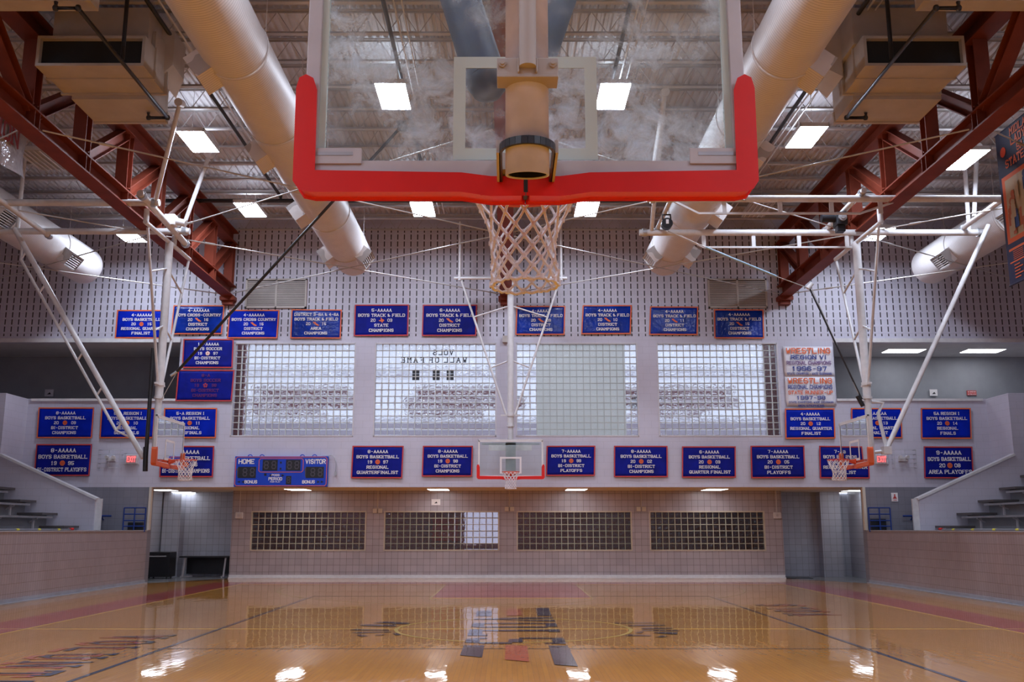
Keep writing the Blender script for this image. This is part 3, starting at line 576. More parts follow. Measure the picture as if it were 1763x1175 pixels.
# ------------------------------------------------------------------ scoreboard
def scoreboard():
    y = YW-.16; tl, br = onY(405,786,y), onY(563,838.5,y); W, H = br.x-tl.x, tl.z-br.z; x0, z0 = tl.x, br.z
    r = thing('scoreboard', 'blue electronic scoreboard with orange outline and blank digits', 'scoreboard', (x0+W/2, y, z0))
    box((x0,y,z0),(x0+W,YW-.01,z0+H)).build('cabinet', 'sbblue', r, bevel=.01)
    P = lambda u, v, d=.004: Vector((x0+W*u/1400, y-d, z0+H*(1-v/475)))     # board coordinates from the close-up
    def q(m, u0, v0, u1, v1, d=.004): m.quad(P(u0,v1,d),P(u1,v1,d),P(u1,v0,d),P(u0,v0,d))
    m = MB()
    for u0, v0, u1, v1, t in ((15,12,1385,462,10),(365,35,1030,248,9)):
        c = 24
        pts = [(u0+c,v0),(u1-c,v0),(u1,v0+c),(u1,v1-c),(u1-c,v1),(u0+c,v1),(u0,v1-c),(u0,v0+c)]
        for (a, b), (e, f) in zip(pts, pts[1:]+pts[:1]):
            L = math.hypot(e-a, f-b); nx, ny = (f-b)/L*t/2*1, -(e-a)/L*t/2
            m.quad(P(a+nx,b+ny),P(e+nx,f+ny),P(e-nx,f-ny),P(a-nx,b-ny))
    m.build('orange_outline', 'orange', r)
    m = MB(); pan = ((55,165,325,340),(420,55,645,225),(770,55,990,225),(1075,165,1345,340),(780,308,860,440))
    for a in pan: q(m, *a)
    q(m, 680,85,705,115); q(m, 680,180,705,210); q(m, 450,268,485,305)
    for u, d in ((50,-1),(112,-1),(522,-1),(712,1),(1250,1),(1305,1)):
        v = 400 if u < 200 or u > 1200 else 300
        a, b = (u, u+42) if d < 0 else (u+42, u); m.poly([P(a,v),P(b,v+20),P(b,v-20)] if d < 0 else [P(a,v),P(b,v-20),P(b,v+20)])
    m.build('display_panel', 'black', r)
    dg = MB()
    for a in pan:
        n = {270:3,225:2,220:2,80:1}[a[2]-a[0]]; w1 = (a[2]-a[0])/(n if n != 3 else 2.45); u = a[0]+(0 if n != 3 else -w1*.55)
        for i in range(n):
            k = '1' if (n == 3 and i == 0) else '8'
            c = P(u+w1*(i+.5), a[3]-22, .007); text(dg, k, c, XU, ZU, H*(a[3]-a[1]-40)/475, W*w1*.62/1400, False, .9)
    dg.build('unlit_digit', 'digit', r)
    t = MB()
    for s, u, v, h, wm in (('HOME',175,120,75,240),('VISITOR',1215,120,75,305),('BONUS',255,425,50,190),('BONUS',1120,425,50,190),('POSS',622,312,34,120),('PERIOD',620,378,50,205),('FAIR-PLAY',620,410,20,175)):
        text(t, s, P(u,v,.006), XU, ZU, H*h/475, W*wm/1400, False, 1.3, 1.6, wx=1.2)
    t.build('scoreboard_lettering', 'ink', r)
    m = MB()
    for u in (215,395,1005,1190):
        c = P(u,0); m.tube([c+Vector((.06*math.cos(a),.08,.05*math.sin(a))) for a in [pi*i/8 for i in range(9)]], .012, 6)
    m.build('hanging_lug', 'sbblue', r)
    c = P(1300,0); m = MB().tube([c+Vector((0,.1,.02)), c+Vector((.28,.1,.04)), c+Vector((.38,.1,-.04)), c+Vector((.42,.1,-.25)), c+Vector((.41,.1,-.45))], .012, 6); m.box(c+Vector((.385,.07,-.56)), c+Vector((.435,.12,-.44))); m.build('power_cord', 'steel', r)
scoreboard()
# ------------------------------------------------------------------ vents, exit signs, cages and other wall items
for px0, px1, lb in ((424,527,'tan louvred wall vent left of the track banners'),(1218,1322,'tan louvred wall vent above the rightmost track banner')):
    y = YW-.04; a, b = onY(px0,480,y), onY(px1,531,y); r = thing('wall_vent', lb, 'vent', (a.x,y,b.z), 'louvred vents high on the far wall')
    m = MB()
    for q0, q1 in (((a.x,y-.02,b.z),(a.x+.05,YW,a.z)),((b.x-.05,y-.02,b.z),(b.x,YW,a.z)),((a.x,y-.02,b.z),(b.x,YW,b.z+.05)),((a.x,y-.02,a.z-.05),(b.x,YW,a.z)),(((a.x+b.x)/2-.025,y-.02,b.z),((a.x+b.x)/2+.025,YW,a.z))): m.box(q0, q1)
    m.build('vent_frame', 'duct2', r); m = MB(); n = 17
    for i in range(n): z = b.z+.07+(a.z-b.z-.12)*i/n; m.bar((a.x+.05,y,z),(b.x-.05,y,z),.02,.03)
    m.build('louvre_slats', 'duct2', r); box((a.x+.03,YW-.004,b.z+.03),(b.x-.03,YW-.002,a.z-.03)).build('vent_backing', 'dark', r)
for px, lb in ((226,'red lit EXIT sign in a wire cage left of the left side backboard'),(1518,'red lit EXIT sign in a wire cage right of the right side backboard')):
    y = YW-.12; c = onY(px,791,y); r = thing('exit_sign', lb, 'exit sign', (c.x,y,c.z-.14), 'caged exit signs')
    box((c.x-.17,y,c.z-.13),(c.x+.17,YW,c.z+.13)).build('sign_housing', 'white', r, bevel=.01)
    box((c.x-.145,y-.004,c.z-.105),(c.x+.145,y,c.z+.105)).build('sign_face', 'exitface', r)
    t = MB(); text(t, 'EXIT', (c.x,y-.007,c.z-.085), XU, ZU, .17, .26, False, 1.4); t.build('exit_lettering', 'exit', r)
    m = MB()
    for i in range(5): x = c.x-.2+.1*i; m.tube([(x,YW,c.z+.17),(x,y-.06,c.z+.16),(x,y-.06,c.z-.16),(x,YW,c.z-.17)], .004, 5)
    for z in (-.16,0,.16): m.tube([(c.x-.2,YW,c.z+z),(c.x-.2,y-.06,c.z+z),(c.x+.2,y-.06,c.z+z),(c.x+.2,YW,c.z+z)], .004, 5)
    m.build('wire_guard', 'steel', r)
for px, lb in ((190,'twin-head emergency light in a wire cage left of the left exit sign'),(1556,'twin-head emergency light in a wire cage right of the right exit sign')):
    y = YW-.1; c = onY(px,791,y); r = thing('emergency_light', lb, 'emergency light', (c.x,y,c.z-.28), 'caged emergency lights')
    box((c.x-.13,y,c.z-.06),(c.x+.13,YW,c.z+.06)).build('lamp_housing', 'white', r, bevel=.015)
    for s in (-1, 1): MB().tube([(c.x+s*.09,y+.02,c.z+.07),(c.x+s*.10,y-.07,c.z+.05)], .045, 10, True, .055).build('lamp_head', 'white', r)
    m = MB()
    for z in (-.26,-.13,0,.13,.26): m.tube([(c.x-.32,YW,c.z+z),(c.x-.32,y-.12,c.z+z),(c.x+.32,y-.12,c.z+z),(c.x+.32,YW,c.z+z)], .005, 5)
    for x in (-.32,0,.32): m.tube([(c.x+x,y-.12,c.z-.26),(c.x+x,y-.12,c.z+.26)], .005, 5)
    m.build('wire_guard', 'steel', r)
for px, py, two, lb in ((412,888,0,'white alarm box with conduit at the left end of the tiled wall'),(650,880,1,'tan twin outlet box with conduit left of the white notice'),(877,877,1,'tan twin outlet box with conduit below the far hoop'),(1104,877,1,'tan twin outlet box with conduit right of the third low window'),(1338,888,0,'white alarm box with conduit at the right end of the tiled wall')):
    c = onY(px,py+ (0 if two else 0),YL-.03); r = thing('outlet_box', lb, 'outlet box', (c.x,YL-.03,c.z-.08), 'boxes with conduit on the lower tiled wall')
    if two:
        for s in (-1, 1): box((c.x+s*.085-.065,YL-.05,c.z-.07),(c.x+s*.085+.065,YL,c.z+.07)).build('cover_plate', 'tan', r, bevel=.006)
    else: box((c.x-.12,YL-.09,c.z-.1),(c.x+.12,YL,c.z+.1)).build('alarm_housing', 'white', r, bevel=.02); MB().tube([(c.x,YL-.09,c.z),(c.x,YL-.12,c.z)],.04,12).build('strobe_lens', 'frame', r)
    MB().tube([(c.x,YL-.02,c.z+.06),(c.x,YL-.02,ZS)], .012, 6).build('conduit', 'tan' if two else 'white', r)
def sign(name, px0, py0, px1, py1, Y, mat, label, deco=None, dm='black', rows=()):
    a, b = onY(px0,py0,Y), onY(px1,py1,Y); r = thing(name, label, 'sign', (a.x,Y,b.z)); box((a.x,Y-.02,b.z),(b.x,Y,a.z)).build('sign_panel', mat, r)
    if rows:
        t = MB(); H = a.z-b.z
        for i, s in enumerate(rows): text(t, s, ((a.x+b.x)/2,Y-.024,a.z-H*(i+.85)/len(rows)), XU, ZU, H*.55/len(rows), (b.x-a.x)*.85, False)
        t.build('sign_lettering', dm, r)
    if deco: deco(r, (a.x+b.x)/2, (a.z+b.z)/2, a.z-b.z, Y-.026)
def dtri(r, x, z, h, Y): m = MB(); m.poly([(x-h*.28,Y,z-h*.25),(x+h*.3,Y,z-h*.2),(x+h*.1,Y,z+.1*h)]); m.build('sign_graphic', 'black', r)
def dfig(r, x, z, h, Y): m = MB(); disc(m,(x,Y,z+h*.25),XU,ZU,h*.09); m.poly([(x-h*.25,Y,z-h*.18),(x+h*.25,Y,z-h*.18),(x+h*.05,Y,z+.15*h),(x-h*.05,Y,z+.15*h)]); m.poly([(x-h*.2,Y,z-h*.36),(x+h*.2,Y,z-h*.36),(x+h*.2,Y,z-h*.3),(x-h*.2,Y,z-h*.3)]); m.build('sign_graphic', 'redprint', r)
sign('wall_notice', 743,860,758,870,YL-.005,'ink','small white notice on tiles above the second low window',dtri)
sign('wall_notice', 1534,849,1546,864,YW-.005,'ink','small white poster with a red figure above the right blue rail',dfig)
sign('wall_notice', 1600,671,1614,682,31.12,'ink','small white notice on the grey concourse wall at right',dtri)
sign('wall_notice', 78,671,92,683,31.12,'vinylw','small white notice on the dark concourse wall at left',dtri)
sign('wall_notice', 1664,673,1681,681,31.12,'redprint','small red sign with white letters on the right concourse wall',None,'ink',('NO SMOKING','IN THE GYM'))
c = onY(870,584,YW-.1); tag(box((c.x-.08,YW-.12,c.z-.1),(c.x+.08,YW,c.z+.1)).build('wall_speaker','duct2',loc=(c.x,YW-.1,c.z)), 'small tan box on the wall between the two middle upper windows', 'wall box')
for px0, px1, lb in ((394,401,'narrow grey panel on the left corridor wall'),(1349,1357,'narrow grey panel with a red edge on the right corridor wall')):
    s = -1 if px0 < 800 else 1; x = s*(XL+.02); a, b = 31.6, 32.3
    tag(box((x-.02,a,1.05),(x+.02,b,1.55)).build('wall_panel','frame',loc=(x,a,1.05)), lb, 'panel')
# furniture of the left corridor
r = thing('folding_table', 'black folding table on its side in the left corridor', 'table', (-9.7,31.9,0))
a, b = onY(311,958,31.9), onY(396,993,31.9)
box((a.x,31.75,a.z-.05),(b.x+.1,32.35,a.z)).build('table_top', 'black', r, bevel=.01)
box((a.x+.1,32.25,.1),(b.x,32.3,a.z-.05)).build('modesty_panel', 'black', r)
for s in (0, 1):
    x = a.x+.12 if s == 0 else b.x-.2
    MB().bar((x+.05,31.85,a.z-.05),(x,31.85,.03),.05,.05).bar((x-.05,31.8,.025),(x+.15,32.3,.025),.05,.05).build('leg', 'frame', r)
a = onY(257,951,31.2); r = thing('black_cabinet', 'black wheeled cabinet with a chrome handle at the far left corridor wall', 'cabinet', (-11.0,31.2,0))
box((-11.3,31.0,.06),(-10.55,31.6,a.z)).build('cabinet_body', 'black', r, bevel=.01); MB().tube([(-11.2,30.95,a.z-.13),(-10.65,30.95,a.z-.13)],.018,8).build('handle', 'steel', r)
for i, (dx, dy) in enumerate(((-11.2,31.1),(-10.65,31.1),(-11.2,31.5),(-10.65,31.5))): MB().tube([(dx-.02,dy,.03),(dx+.02,dy,.03)],.03,10).build('caster', 'black', r)
r = thing('push_bar_door', 'grey door with a black push bar in the right corridor', 'door', (11.3,29.9,0))
box((11.27,29.4,.0),(11.34,30.4,2.1)).build('door_leaf', 'tileC', r); MB().tube([(11.2,29.5,1.0),(11.2,30.3,1.0)],.025,8).build('push_bar', 'black', r)
tag(box((8.8,31.2,.003),(9.6,31.7,.02)).build('door_mat','black',loc=(9.2,31.4,0)), 'small black mat at the right end of the tiled wall', 'mat')
# ------------------------------------------------------------------ bleachers
NROW = 8
for k, s in enumerate((-1, 1)):
    nm = ('left','right')[k]; r = thing('bleacher_bank', '%s bank of grey bench bleachers above the tiled stand wall' % nm, 'bleachers', (s*12,16,ZP), 'bleachers on both sides')
    for i in range(NROW):
        x = s*(11.4+.62*i); z = 1.53+.33*i
        m = MB().box((x,5,z-.05),(x+s*.26,26.0,z)) ; m.build('bench_plank', 'bench', r)
        m = MB().box((x+s*.24,5,z-.32),(x+s*.27,25.7,z-.05)); m.build('riser_panel', 'greywall', r)
        box((x+s*.27,5,z-.05),(x+s*.6,25.8,z-.02)).build('foot_board', 'bench', r)
        m = MB()
        for j in range(5): y = 25.2-j*1.8; m.bar((x+s*.12,y,z-.32),(x+s*.12,y,z-.05),.04,.04).bar((x+s*.02,y,z-.06),(x+s*.24,y,z-.16),.03,.03)
        m.build('bench_bracket', 'frame', r)
    st = thing('aisle_steps', 'dark-topped aisle steps at the far end of the %s bleachers' % nm, 'steps', (s*12,26.5,ZP), 'aisle steps')
    for i in range(6):
        x = s*(11.8+.62*i); z = ZP+.06+.345*i
        box((x+s*.3,26.3,ZP-.05),(x+s*.66,27.15,z)).build('step_block', 'greywall', st); box((x,26.25,z),(x+s*.68,27.15,z+.06)).build('step_tread', 'tread', st)
    # pipe with tape lying on the stand wall
    r = thing('taped_pole', 'grey pole with yellow tape marks lying behind the top of the %s stand wall' % nm, 'pole', (s*10.8,20,ZP), 'taped poles')
    e = onX(121 if s < 0 else 1622, 912, s*10.85)
    MB().tube([(s*10.85,12,ZP+.02),(s*10.85,e.y,ZP+.02)],.02,8).build('pole_tube', 'bench', r)
    MB().tube([(s*10.85,e.y,ZP+.03),(s*10.85,e.y+.15,ZP+.03)],.032,8).build('red_cap', 'red', r)
    for i in range(7): y = e.y-.7-i*1.0; MB().tube([(s*10.85,y,ZP+.02),(s*10.85,y+.12,ZP+.02)],.026,8).build('tape_band', 'yellow', r)
    # blue guard rail and handrail
    x0, x1 = s*11.0, s*10.38; y = 28.2; zt = 2.13
    r = thing('guard_rail', 'blue tubular guard rail at the far end of the %s stand wall' % nm, 'railing', (x0,y,ZP), 'blue guard rails')
    for x in (x0, (x0+x1)/2, x1): MB().tube([(x,y,ZP-.05),(x,y,zt)],.022,8).build('post', 'railblue', r)
    for z in (zt, zt-.18, zt-.36, zt-.52): MB().tube([(x0,y,z),(x1,y,z)],.018,8).build('rail', 'railblue', r)
    tag(box((s*10.9,28.27,ZP-.05),(s*10.45,28.45,ZP+.22 if s<0 else ZP+.32)).build('storage_bin','black',loc=(s*10.9,28.3,ZP),bevel=.02), 'black bin behind the %s blue guard rail' % nm, 'bin')
    r = thing('handrail', 'short blue handrail on the far wall beside the %s bleacher end wall' % nm, 'handrail', (s*11.6,28.4,ZP), 'short blue handrails')
    zz = onY(176,889,28.35).z; MB().tube([(s*12.2,28.36,zz),(s*11.42,28.36,zz)],.026,8).build('rail', 'railblue', r); MB().tube([(s*11.7,28.36,zz),(s*11.7,28.45,zz-.1),(s*11.7,28.5,zz-.1)],.02,8).build('wall_bracket', 'railblue', r)
# ------------------------------------------------------------------ roof steel
TX = (-8.4, -.04, 8.36)
ZB, ZTC = 8.58, 10.25                    # chord centres
for i, x in enumerate(TX):
    r = thing('roof_truss', ('left','middle','right')[i]+' red-brown steel roof truss with a sloping lower line', 'truss', (x,15.9,ZB), 'red roof trusses')
    r['label'] = ('left red-brown steel roof truss','middle red-brown steel roof truss behind the near backboard','right red-brown steel roof truss')[i]
    MB().ibeam((x,3.3,ZB),(x,YW,ZB),.36,.36).build('bottom_chord', 'truss', r); MB().ibeam((x,3.3,ZTC),(x,YW,ZTC),.40,.36).build('top_chord', 'truss', r)
    MB().box((x-.22,28.2,ZB-.3),(x+.22,YW,ZB-.18)).box((x-.16,28.3,ZB-.42),(x+.16,YW,ZB-.3)).build('bearing_plate', 'truss', r)
    MB().ibeam((x,28.3,ZB+.2),(x,28.3,ZTC-.2),.25,.25,.02,.015,(0,1,0)).build('end_post', 'truss', r)
    ps = [15.9+2.1*k for k in range(-5, 7)]
    for k, y in enumerate(ps[:-1]):
        MB().ibeam((x,y,ZB+.16),(x,y,ZTC-.18),.26,.26,.02,.015,(0,1,0)).build('vertical_post', 'truss', r)
        if k >= 5: a, b = (y+.12,ZB+.18), (ps[k+1]-.12,ZTC-.2)
        else: a, b = (ps[k+1]-.12,ZB+.18), (y+.12,ZTC-.2)
        MB().ibeam((x,a[0],a[1]),(x,b[0],b[1]),.24,.24,.02,.015).build('diagonal_brace', 'truss', r)
        MB().box((x-.17,y-.1,ZB-.15),(x+.17,y-.085,ZB+.15)).box((x-.17,y+.085,ZB-.15),(x+.17,y+.1,ZB+.15)).build('stiffener_plate', 'truss', r)
NJ = 23
for k in range(NJ):
    y = 28.25-1.08*k; zt, zb = 10.95, 10.47
    if y < 4: break
    far = ['nearest the far wall','second','third','fourth','fifth','sixth','seventh','eighth','ninth','tenth','eleventh','twelfth','thirteenth','fourteenth','fifteenth','sixteenth','seventeenth','eighteenth','nineteenth','twentieth','twenty-first','twenty-second','twenty-third'][k]
    r = thing('bar_joist', 'light open-web steel roof joist, %s%s' % (far, '' if k == 0 else ' counted from the far wall'), 'joist', (0,y,zb), 'open-web roof joists')
    m = MB()
    for s in (-1, 1): m.box((-XS,y+s*.03-.004*s,zt-.03),(XS,y+s*.055,zt+.0)).box((-XS,y+s*.012,zt-.05),(XS,y+s*.018,zt))
    m.build('top_chord', 'joist', r); MB().box((-XS,y-.05,zb-.006),(XS,y+.05,zb+.006)).box((-XS,y-.012,zb),(XS,y+.012,zb+.05)).build('bottom_chord', 'joist', r)
    m = MB(); x = -XS; u = 0
    while x < XS-.3: m.bar((x,y,zb if u else zt-.03),(x+.29,y,zt-.03 if u else zb),.013,.013); x += .29; u ^= 1
    m.build('web_rods', 'joist', r)
# sprinkler mains and conduits
def pipe(name, pts, rad, mat, label, cat='pipe', group=None):
    m = MB().tube(pts, rad, 10); p0 = Vector(pts[0])
    for p in pts[1:-1]: m.lathe([(0,-rad*1.5),(rad*1.1,-rad*1.2),(rad*1.5,0),(rad*1.1,rad*1.2),(0,rad*1.5)], p, 10)
    return tag(m.build(name, mat, loc=p0), label, cat, group)
for x, lb in ((-6.1,'black sprinkler pipe running back between the left truss and left duct'),(-2.1,'black sprinkler pipe running back left of the middle truss'),(2.1,'black sprinkler pipe running back right of the middle truss'),(6.1,'black sprinkler pipe running back between the right duct and right truss')):
    pipe('sprinkler_pipe', [(x,3,10.33),(x,24.8,10.33),(x,24.85,10.28)], .04, 'blackpipe', lb, 'pipe', 'black sprinkler pipes')
    m = MB().tube([(x+.16,3,10.4),(x+.16,26.5,10.4)],.02,6).tube([(x+.3,3,10.4),(x+.3,26.5,10.4)],.016,6)
    tag(m.build('conduit_run','white',loc=(x+.16,3,10.4)), 'pair of thin white conduits beside the sprinkler pipe '+lb.split('running back ')[1], 'conduit', 'white conduit runs')
pipe('sprinkler_main', [(-XS,24.8,10.2),(XS,24.8,10.2)], .055, 'blackpipe', 'black sprinkler main crossing the whole roof above the rear lights')
# ducts
def duct(x, z, y0, y1, rad, label):
    r = thing('spiral_duct', label, 'duct', (x,y0,z), 'large round spiral ducts')
    pr = []; y = y0
    while y < y1:
        pr += [(rad,y)]; y += 1.2
    pr.append((rad,y1)); m = MB(); m.lathe(pr, (x,0,z), 64, 'y'); m.build('duct_shell', 'duct', r)
    MB().lathe([(rad,y1),(rad*.98,y1+.05),(rad*.9,y1+.12),(0,y1+.14)], (x,0,z), 40, 'y').build('end_cap', 'duct', r)
    for yy in [q for q in (3.6,7.2,10.8,14.4,18,21.6,25.2) if y0 < q < y1]:
        for s in ((1 if x < 0 else -1,) if abs(x) > 10 else (-1,1) if yy > 25 else (-1 if x < 0 else 1,)):
            c = Vector((x+s*(rad+.1)*.78,yy,z-(rad+.1)*.55)); d = Vector((s*.8,0,-.6)); u = Vector((0,1,0)); v = d.cross(u)
            m = MB(); w2, h2 = .33, .2; bq = [c+u*a*w2+v*b*h2-d*.2 for a, b in ((-1,-1),(1,-1),(1,1),(-1,1))]; tq = [c+u*a*w2+v*b*h2+d*.17 for a, b in ((-1,-1),(1,-1),(1,1),(-1,1))]
            m.add(bq+tq, [(0,1,5,4),(1,2,6,5),(2,3,7,6),(3,0,4,7)]); o = m.build('diffuser_box', 'duct', r)
            g = MB(); cc = c+d*.14
            for i in range(7): o2 = v*(-.17+.057*i); g.bar(cc+o2-u*.31, cc+o2+u*.31, .03, .006, tuple(d+v*.8))
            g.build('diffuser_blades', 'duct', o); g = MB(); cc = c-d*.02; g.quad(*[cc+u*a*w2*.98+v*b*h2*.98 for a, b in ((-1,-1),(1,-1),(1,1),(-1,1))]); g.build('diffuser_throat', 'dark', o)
    m = MB()
    for yy in [y0+1+2.7*i for i in range(30)]:
        if yy > y1: break
        m.lathe([(rad+.004,yy-.02),(rad+.018,yy-.02),(rad+.018,yy+.02),(rad+.004,yy+.02)], (x,0,z), 32, 'y')
        m.tube([(x-rad*.9,yy,z+rad*.5),(x-rad*.9,yy,10.45)],.006,5).tube([(x+rad*.9,yy,z+rad*.5),(x+rad*.9,yy,10.45)],.006,5)
    m.build('hanger_strap', 'duct', r)
duct(-4.35,9.1,2.5,26.5,.53,'large cream spiral duct left of the near backboard'); duct(4.45,9.1,2.5,26.5,.53,'large cream spiral duct right of the near backboard')
duct(-12.3,9.05,2.5,27.2,.53,'outer spiral duct at the left edge of the picture'); duct(12.3,9.05,2.5,27.2,.53,'outer spiral duct at the right edge of the picture')
# HVAC units
for s, nm in ((-1,'left'),(1,'right')):
    X = lambda a: s*a; H0, H1, F0, F1, U0, U1, TP = (7.95,6.12,7.8,6.45,7.85,6.2,6.02) if s < 0 else (7.74,6.03,7.78,6.2,7.62,5.98,5.62)
    r = thing('air_handler', 'stepped tan sheet-metal air handler hung from the roof at the upper %s' % nm, 'air handler', (X(7),16,9.2), 'tan air handlers')
    m = MB(); fx = (X(H0),X(H1)); y0, y1, z0, z1 = 15.1, 15.55, 9.2, 9.75; t = .05      # open snout
    xa, xb = min(fx), max(fx)
    m.box((xa,y0,z0),(xb,y1,z0+t)).box((xa,y0,z1-t),(xb,y1,z1)).box((xa,y0,z0+t),(xa+t,y1,z1-t)).box((xb-t,y0,z0+t),(xb,y1,z1-t)); m.build('intake_hood', 'duct2', r)
    box((xa+.02,y0+.10,z0+.03),(xb-.02,y1-.02,z1-.02)).build('intake_shade_box', 'dark', r)  # dark box filling the hood, its inner shade put in as colour
    m = MB().box((xa-.03,y1,z0-.02),(xb+.03,y1+.04,z1+.02)).box((xa+.02,y1+.04,z0),(xb-.02,16.15,z1+.35)).box((xa-.03,16.13,z0-.03),(xb+.03,16.18,z0+.4)); m.build('filter_section', 'duct2', r)
    m = MB(); a, b = sorted((X(F0),X(F1))); m.box((a,16.18,9.1),(b,17.2,10.4)).box((a-.02,17.15,9.08),(b+.02,17.22,9.3)); m.build('fan_section', 'duct2', r)
    a, b = sorted((X(U0),X(U1))); box((a,15.4,9.76),(b,17.0,10.44)).build('upper_cabinet', 'duct2', r)
    m = MB(); q = X(U1); e = X(TP); f = [(q,16.0,9.45),(q,16.9,9.45),(q,16.9,10.4),(q,16.0,10.4)]; g = [(e,16.15,9.75),(e,16.75,9.75),(e,16.75,10.4),(e,16.15,10.4)]
    m.add(f+g, [(0,1,2,3),(4,5,6,7),(0,1,5,4),(1,2,6,5),(2,3,7,6),(3,0,4,7)]); m.build('side_transition', 'duct2', r)
    m = MB(); a, b = sorted((X(8.0),X(6.15))); m.box((a,11.2,9.2),(b,13.35,10.3)).box((a-.03,13.0,9.17),(b+.03,13.05,10.3))
    r2 = thing('air_plenum', 'tan sheet-metal plenum cut by the top edge at the upper %s' % nm, 'plenum', (X(7),12.3,9.2), 'tan plenums'); m.build('plenum_box', 'duct2', r2)
    x = X(6.27)
    pipe('drain_pipe', [(X(6.6),12.95,9.12),(X(6.6),12.95,9.02),(x,12.95,9.02),(x,16.75,9.0),(X(6.62),16.75,9.0),(X(6.62),16.72,9.09)], .032, 'blackpipe', 'black elbowed pipe slung under the %s air handler' % nm, 'pipe', 'black drain pipes')
    pipe('drop_pipe', [(x,14.6,9.05),(x,14.6,10.5)], .035, 'blackpipe', 'vertical black pipe dropping to the pipe beneath the %s air handler' % nm, 'pipe', 'black drop pipes')
# ------------------------------------------------------------------ light fixtures
def fixture(x, y, z, on, label):
    r = thing('high_bay_light', label, 'ceiling light', (x,y,z), 'rectangular high bay lights')
    m = MB(); hw, hl = .31, .61
    m.box((x-hw,y-hl,z+.0),(x-hw+.015,y+hl,z+.08)).box((x+hw-.015,y-hl,z+.0),(x+hw,y+hl,z+.08)).box((x-hw,y-hl,z),(x+hw,y-hl+.015,z+.08)).box((x-hw,y+hl-.015,z),(x+hw,y+hl,z+.08)).box((x-hw,y-hl,z+.08),(x+hw,y+hl,z+.09)).box((x-.12,y-.5,z+.09),(x+.12,y+.5,z+.14))
    m.build('fixture_housing', 'white', r)
    MB().quad((x-hw+.015,y-hl+.015,z+.01),(x-hw+.015,y+hl-.015,z+.01),(x+hw-.015,y+hl-.015,z+.01),(x+hw-.015,y-hl+.015,z+.01)).build('light_lens', 'lens' if on else 'offlens', r)
    if on: MB().quad((x-.10,y-.46,z+.143),(x+.10,y-.46,z+.143),(x+.10,y+.46,z+.143),(x-.10,y+.46,z+.143)).build('uplight_slot', 'uplens', r)
    m = MB()
    for s in (-1, 1): m.tube([(x,y+s*.45,z+.13),(x,y+s*.45,ZD+.01)],.006,5)
    m.build('hanger_wire', 'rope', r)
    if not on:
        m = MB()
        for i in range(5): xx = x-.24+.12*i; m.tube([(xx,y-.58,z-.01),(xx,y+.58,z-.01)],.015,6)
        m.build('unlit_tube', 'white', r)
for px, py, z, on, lb in [(677,167,10,1,'lit high bay light seen through the left of the near backboard'),(1055,167,10,1,'lit high bay light seen through the right of the near backboard'),
  (728,361,10,1,'lit high bay light under the backboard pad, left of the net'),(1010,361,10,1,'lit high bay light under the backboard pad, right of the net'),
  (341,245,10,1,'lit high bay light between the left truss and left duct, nearer one'),(1388,237,10,1,'lit high bay light left of the right truss'),
  (431,362,10,1,'lit high bay light between the left truss and left duct, farther one'),(1305,362,10,0,'unlit high bay light above the right ceiling pipes'),
  (222,407,9.6,1,'lit high bay light beside the left outer duct'),(1510,404,9.6,1,'lit high bay light behind the right ceiling pipes'),
  (1660,276,9.6,1,'lit high bay light nearest the right edge of the picture'),(70,276,9.7,0,'unlit high bay light behind the clear plastic banner at left')]:
    x, y, z = onZ(px, py, z)
    fixture(x, y, z, on, lb)
for x in (-11,-6.8,-2.2,2.2,6.8,11):
    for y in (-8.5,-2.7,4.2,11.1):
      if y > 0 or abs(x) > 3: fixture(x, y, 10, 1, 'lit high bay light, %s row over the near court, %s' % ({-8.5:'first',-2.7:'second',4.2:'third',11.1:'fourth'}[y], {-11:'by the left wall',-6.8:'left of the left duct',-2.2:'left of the middle truss',2.2:'right of the middle truss',6.8:'right of the right duct',11:'by the right wall'}[x]))
def recessed(px, py, z, Y=None, w1=.6, d=1.1, lb='', cat='ceiling light', lm='lens2'):
    p = onZ(px, py, z); r = thing('recessed_light', lb, cat, (p.x,p.y,z), 'flat recessed ceiling lights')
    m = MB(); m.box((p.x-w1-.03,p.y-d/2-.03,z-.012),(p.x+w1+.03,p.y+d/2+.03,z-.002)); m.build('light_frame', 'white', r); MB().box((p.x-w1,p.y-d/2,z-.018),(p.x+w1,p.y+d/2,z-.012)).build('light_lens', lm, r)
for px, lb in ((513,'recessed light over the passage, leftmost of four'),(755,'recessed light over the passage, above the white notice'),(992,'recessed light over the passage, right of the far hoop'),(1230,'recessed light over the passage, rightmost of four')): recessed(px, 843, ZS, lb=lb, w1=.3, d=1.1)
for px, py, lb in ((283,844,'left recessed light in the left corridor'),(318,848,'right recessed light in the left corridor'),(1436,849,'left recessed light in the right corridor'),(1472,845,'right recessed light in the right corridor')): recessed(px, py, ZS, lb=lb, w1=.3, d=.8, lm='lens3')
for px, lb in ((1556,'left recessed light in the right concourse ceiling'),(1692,'right recessed light in the right concourse ceiling')): recessed(px, 604, 7.06, lb=lb, w1=.58, d=.6)
